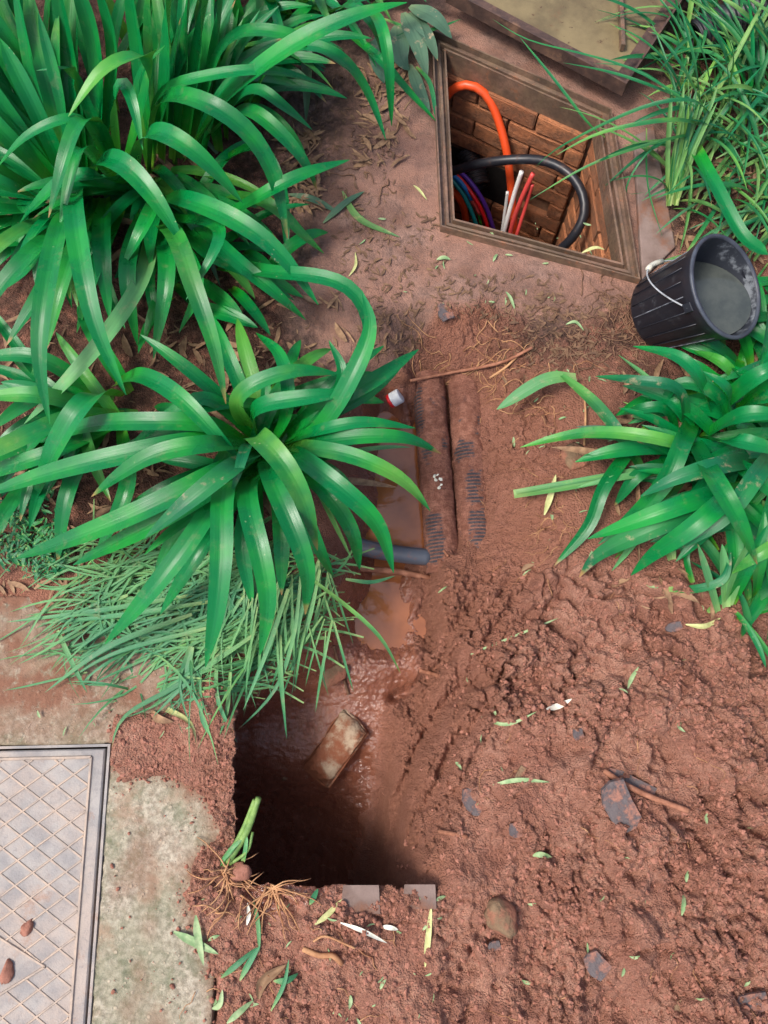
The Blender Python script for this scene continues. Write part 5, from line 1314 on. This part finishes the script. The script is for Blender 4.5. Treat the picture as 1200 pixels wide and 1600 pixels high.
# ------------------------------------------------------------------ loose leaves, sticks and shards
def scrap(name, spots, wd, m, label, cat='leaf', tip=.6, base_w=.2, cup=.15, lift=.004, twist=0.0, n=12):
    pts = [G(u, v, lift+.004*(i % 2)) for i, (u, v) in enumerate(spots)]; b = np.array(pts[0])
    V, F, UV = strap([tuple(p) for p in pts], wd, n, 5, cup, twist, tip, base_w)
    o = link(name, mesh(name, [v-b for v in V], F, True, UV), None, M[m]); o.location = b; return tag(o, label, cat)
scrap('fallen_leaf', [(853,1108),(872,1103),(893,1092)], .014, 'bitwhite', 'small bright white leaf on the spoil above the stick')
scrap('fallen_leaf', [(752,1120),(790,1133),(838,1112)], .008, 'bit', 'thin curved green blade left of the white leaf on the spoil')
scrap('fallen_leaf', [(770,1226),(810,1218),(858,1222)], .010, 'bit', 'flat green blade on the spoil, above the dark shard')
scrap('fallen_leaf', [(980,1076),(985,1060),(997,1042)], .010, 'bit', 'green leaf scrap in the upper part of the spoil')
scrap('fallen_leaf', [(1064,1430),(1066,1412),(1067,1393)], .010, 'bit', 'upright green leaf scrap low on the right of the spoil')
scrap('fallen_leaf', [(532,1441),(565,1452),(605,1473)], .009, 'bitwhite', 'long white bleached blade below the concrete blocks')
scrap('fallen_leaf', [(596,1447),(610,1448),(622,1452)], .010, 'bitwhite', 'small white leaf just right of the long bleached blade')
scrap('fallen_leaf', [(492,1444),(512,1428),(535,1404)], .012, 'bityellow', 'yellow-green leaf below the pit lip')
scrap('fallen_leaf', [(664,1510),(668,1470),(674,1412)], .013, 'bityellow', 'long yellowish blade right of the concrete blocks')
scrap('fallen_leaf', [(272,1455),(305,1470),(342,1490)], .018, 'bit', 'pale green leaf on the concrete edge, lower one of a crossed pair')
scrap('fallen_leaf', [(308,1428),(312,1460),(320,1506)], .017, 'bit', 'pale green leaf on the concrete edge, upper one of a crossed pair', lift=.012)
scrap('dry_leaf', [(405,1560),(412,1530),(448,1506)], .022, 'dry', 'curled tan dry leaf at the bottom left of the spoil', cup=.5)
scrap('fallen_leaf', [(424,1578),(445,1535),(452,1497)], .009, 'cutgrass', 'green blade beside the curled tan leaf', lift=.008)
scrap('fallen_leaf', [(428,1532),(450,1530),(466,1520)], .013, 'cutgrass', 'broad short green blade crossing the tan leaf')
scrap('fallen_leaf', [(346,1527),(372,1505),(404,1478)], .012, 'cutgrass', 'long green blade left of the tan leaf')
scrap('fallen_leaf', [(396,1405),(404,1440),(406,1490)], .010, 'cutgrass', 'narrow green blade under the uprooted stub')
scrap('fallen_leaf', [(376,1530),(392,1500),(408,1475)], .013, 'cutgrass', 'green blade crossing between the stub and the tan leaf', lift=.01)
scrap('fallen_leaf', [(355,1598),(372,1582),(396,1562)], .013, 'bit', 'pale leaf scrap at the bottom edge near the concrete')
scrap('fallen_leaf', [(332,1575),(345,1568),(348,1545)], .012, 'bit', 'small twisted green scrap on the concrete border')
scrap('fallen_leaf', [(386,1445),(390,1428),(387,1410)], .009, 'bitwhite', 'little pale leaf under the stub roots')
scrap('fallen_leaf', [(545,433),(556,418),(555,395)], .008, 'bityellow', 'thin yellow leaf on the path left of the chamber')
scrap('fallen_leaf', [(682,407),(693,405),(704,407)], .012, 'bit', 'small oval pale leaf below the near frame corner')
scrap('fallen_leaf', [(646,291),(655,300),(667,314)], .008, 'bityellow', 'slim yellowish leaf left of the frame')
scrap('fallen_leaf', [(770,410),(773,404),(777,398)], .008, 'bit', 'small leaf lying below the middle of the near frame bar')
scrap('fallen_leaf', [(790,457),(797,468),(804,485)], .009, 'bit', 'narrow leaf on the dark litter above the trench head')
scrap('fallen_leaf', [(884,508),(898,505),(912,518)], .009, 'bit', 'curved green leaf between the roots and the trench')
scrap('fallen_leaf', [(240,1098),(268,1112),(300,1130),(308,1165)], .014, 'bityellow', 'wavy pale yellow blade on the soil right of the cover', twist=1.2)
scrap('dry_leaf', [(232,1110),(250,1124),(272,1128)], .020, 'dry', 'tan dry leaf half under the wavy yellow blade')
scrap('dry_leaf', [(815,893),(822,886),(835,883)], .012, 'dry', 'small curled dry leaf on the right trench slope')
scrap('fallen_leaf', [(1070,976),(1095,980),(1110,975),(1124,966)], .012, 'bityellow', 'crumpled yellowish leaf at the top of the spoil by the plant')
scrap('fallen_leaf', [(735,1022),(790,1000),(872,966)], .006, 'bit', 'long thin green stem across the slope above the spoil', 'stem', .3, .9)
scrap('fallen_leaf', [(832,1337),(842,1334),(862,1339)], .012, 'bit', 'short green scrap in the middle of the spoil')
scrap('fallen_leaf', [(1063,1128),(1058,1136),(1070,1144)], .009, 'bit', 'tiny green leaf right of the white leaf')
scrap('fallen_leaf', [(484,1413),(490,1402),(497,1388)], .012, 'cutgrass', 'short green scrap at the near lip of the pit')
scrap('fallen_leaf', [(505,350),(540,320),(570,300)], .020, 'leafdull', 'grey-green flattened leaf trodden into the path')
scrap('fallen_leaf', [(535,300),(560,345),(625,372)], .020, 'leafdull', 'muddy flattened blade on the path beside the plants')
scrap('fallen_leaf', [(450,305),(490,315),(530,335)], .022, 'leafdull', 'muddy wide blade partly under the plants on the path')
scrap('fallen_leaf', [(905,405),(925,398),(940,400)], .010, 'bityellow', 'yellow leaf lying on the near bar of the frame', lift=.03)
scrap('stalk_scrap', [(848,808),(858,775),(866,745)], .016, 'bityellow', 'yellow-green leaf scrap standing by the pale stalk', lift=.02)
def twig(name, spots, r, m, label, lift=.006):
    return tag(tube(name, [tuple(G(u, v, lift)) for u, v in spots], r, M[m], 14, 8), label, 'stick')
twig('stick', [(941,1204),(975,1226),(1020,1247),(1072,1266)], .0065, 'stick', 'mud-coated stick lying on the spoil beside the slate', .016)
twig('stick', [(686,1298),(705,1302),(730,1307)], .005, 'stick', 'short mud-coated stick near the pit rim')
twig('stick', [(522,1010),(532,1045),(545,1085)], .004, 'darkroot', 'thin dark twig running from the puddle to the brick')
twig('stick', [(655,1048),(672,1052),(684,1056)], .006, 'stick', 'stubby muddy root end sticking out of the slope')
twig('stick', [(640,600),(700,588),(780,572),(830,548)], .0045, 'stick', 'long muddy root across the head of the trench', .02)
twig('stick', [(765,592),(790,575),(806,560)], .0035, 'root', 'pale root splinter at the head of the trench')
twig('stick', [(910,700),(912,650),(908,605)], .003, 'root', 'thin upright tan twig beside the folded leaf', .02)
twig('stick', [(474,1482),(500,1492),(520,1492),(535,1505)], .006, 'root', 'forked brown root piece below the pit')
twig('stick', [(555,1480),(510,1462),(490,1470)], .0025, 'root', 'thin curled root next to the forked root piece')
twig('stick', [(670,845),(690,858),(700,870)], .0035, 'stick', 'short reddish root between the two pipes and the grey pipe')
def shard(u, v, a, b, ang, m, label, th=.006, seed=0, name='shard', lift=.001):
    r = random.Random(seed); g = G(u, v, lift); n = 9; V = []
    for z in (0, th):
        for i in range(n):
            t = 2*math.pi*i/n; q = max(abs(math.cos(t)), abs(math.sin(t))); k = (r.uniform(.85, 1.1) if z == 0 else 0)
            if z == 0: V.append([math.cos(t)/q*a*k, math.sin(t)/q*b*k, 0])
            else: V.append([V[i][0]*.97, V[i][1]*.97, th+r.uniform(-.001, .001)])
    F = [tuple(reversed(range(n))), tuple(n+i for i in range(n))]+[(i, (i+1) % n, n+(i+1) % n, n+i) for i in range(n)]
    o = link(name, mesh(name, V, F, False), None, M[m]); o.location = g; o.rotation_euler = (r.uniform(-.15, .15), r.uniform(-.15, .15), R(ang)); return tag(o, label, 'shard')
shard(967, 1258, .034, .054, 28, 'slate', 'large dark slate shard with a muddy end, under the stick', .010, 1, lift=.005)
shard(985, 1222, .052, .016, -28, 'slate', 'long dark shard on the far side of the stick', .008, 2)
shard(740, 1252, .026, .034, 20, 'slate', 'blue-grey shard pressed into the soil near the pit', .006, 3)
shard(930, 1506, .024, .028, 40, 'slate', 'dark shard low in the middle of the spoil', .006, 4)
shard(805, 1298, .014, .016, 10, 'slate', 'little purple-grey shard right of the pit', .006, 5)
shard(1170, 1567, .036, .02, 10, 'slate', 'grey shard at the bottom right corner', .006, 6)
shard(1052, 980, .022, .012, 15, 'slate', 'grey shard at the top of the spoil', .006, 7)
shard(902, 1147, .013, .012, 15, 'slate', 'tiny dark shard under the white leaf', .006, 8)
shard(695, 488, .022, .028, 15, 'slate', 'flat dark shard trodden in above the trench head', .004, 9)
shard(772, 1478, .014, .012, 15, 'slate', 'small dark shard below the pitted stone', .006, 10)
shard(812, 1210, .02, .008, 60, 'stone', 'slim stone sliver above the green blade on the spoil', .006, 11)
shard(1060, 1575, .016, .014, 30, 'stone', 'small pale stone chip at the bottom of the spoil', .008, 12)
# white grit on the first pipe
bmg = bmesh.new()
for i, (u, v) in enumerate([(684, 742), (688, 748), (681, 750), (689, 757), (686, 762), (679, 744)]):
    r_ = bmesh.ops.create_icosphere(bmg, subdivisions=1, radius=.0035+.002*(i % 3)/2, matrix=Matrix.Translation(P(u, v, -.097)))
    for q in r_['verts']: q.co += Vector(rng.normal(size=3)*.0012)
meg = bpy.data.meshes.new('white_grit'); bmg.to_mesh(meg); bmg.free()
tag(link('white_grit', meg, None, M['bitwhite']), 'sprinkle of white grit on the pipe beside the trench water', 'grit', kind='stuff')
print('tris', len(gm.polygons)*2)
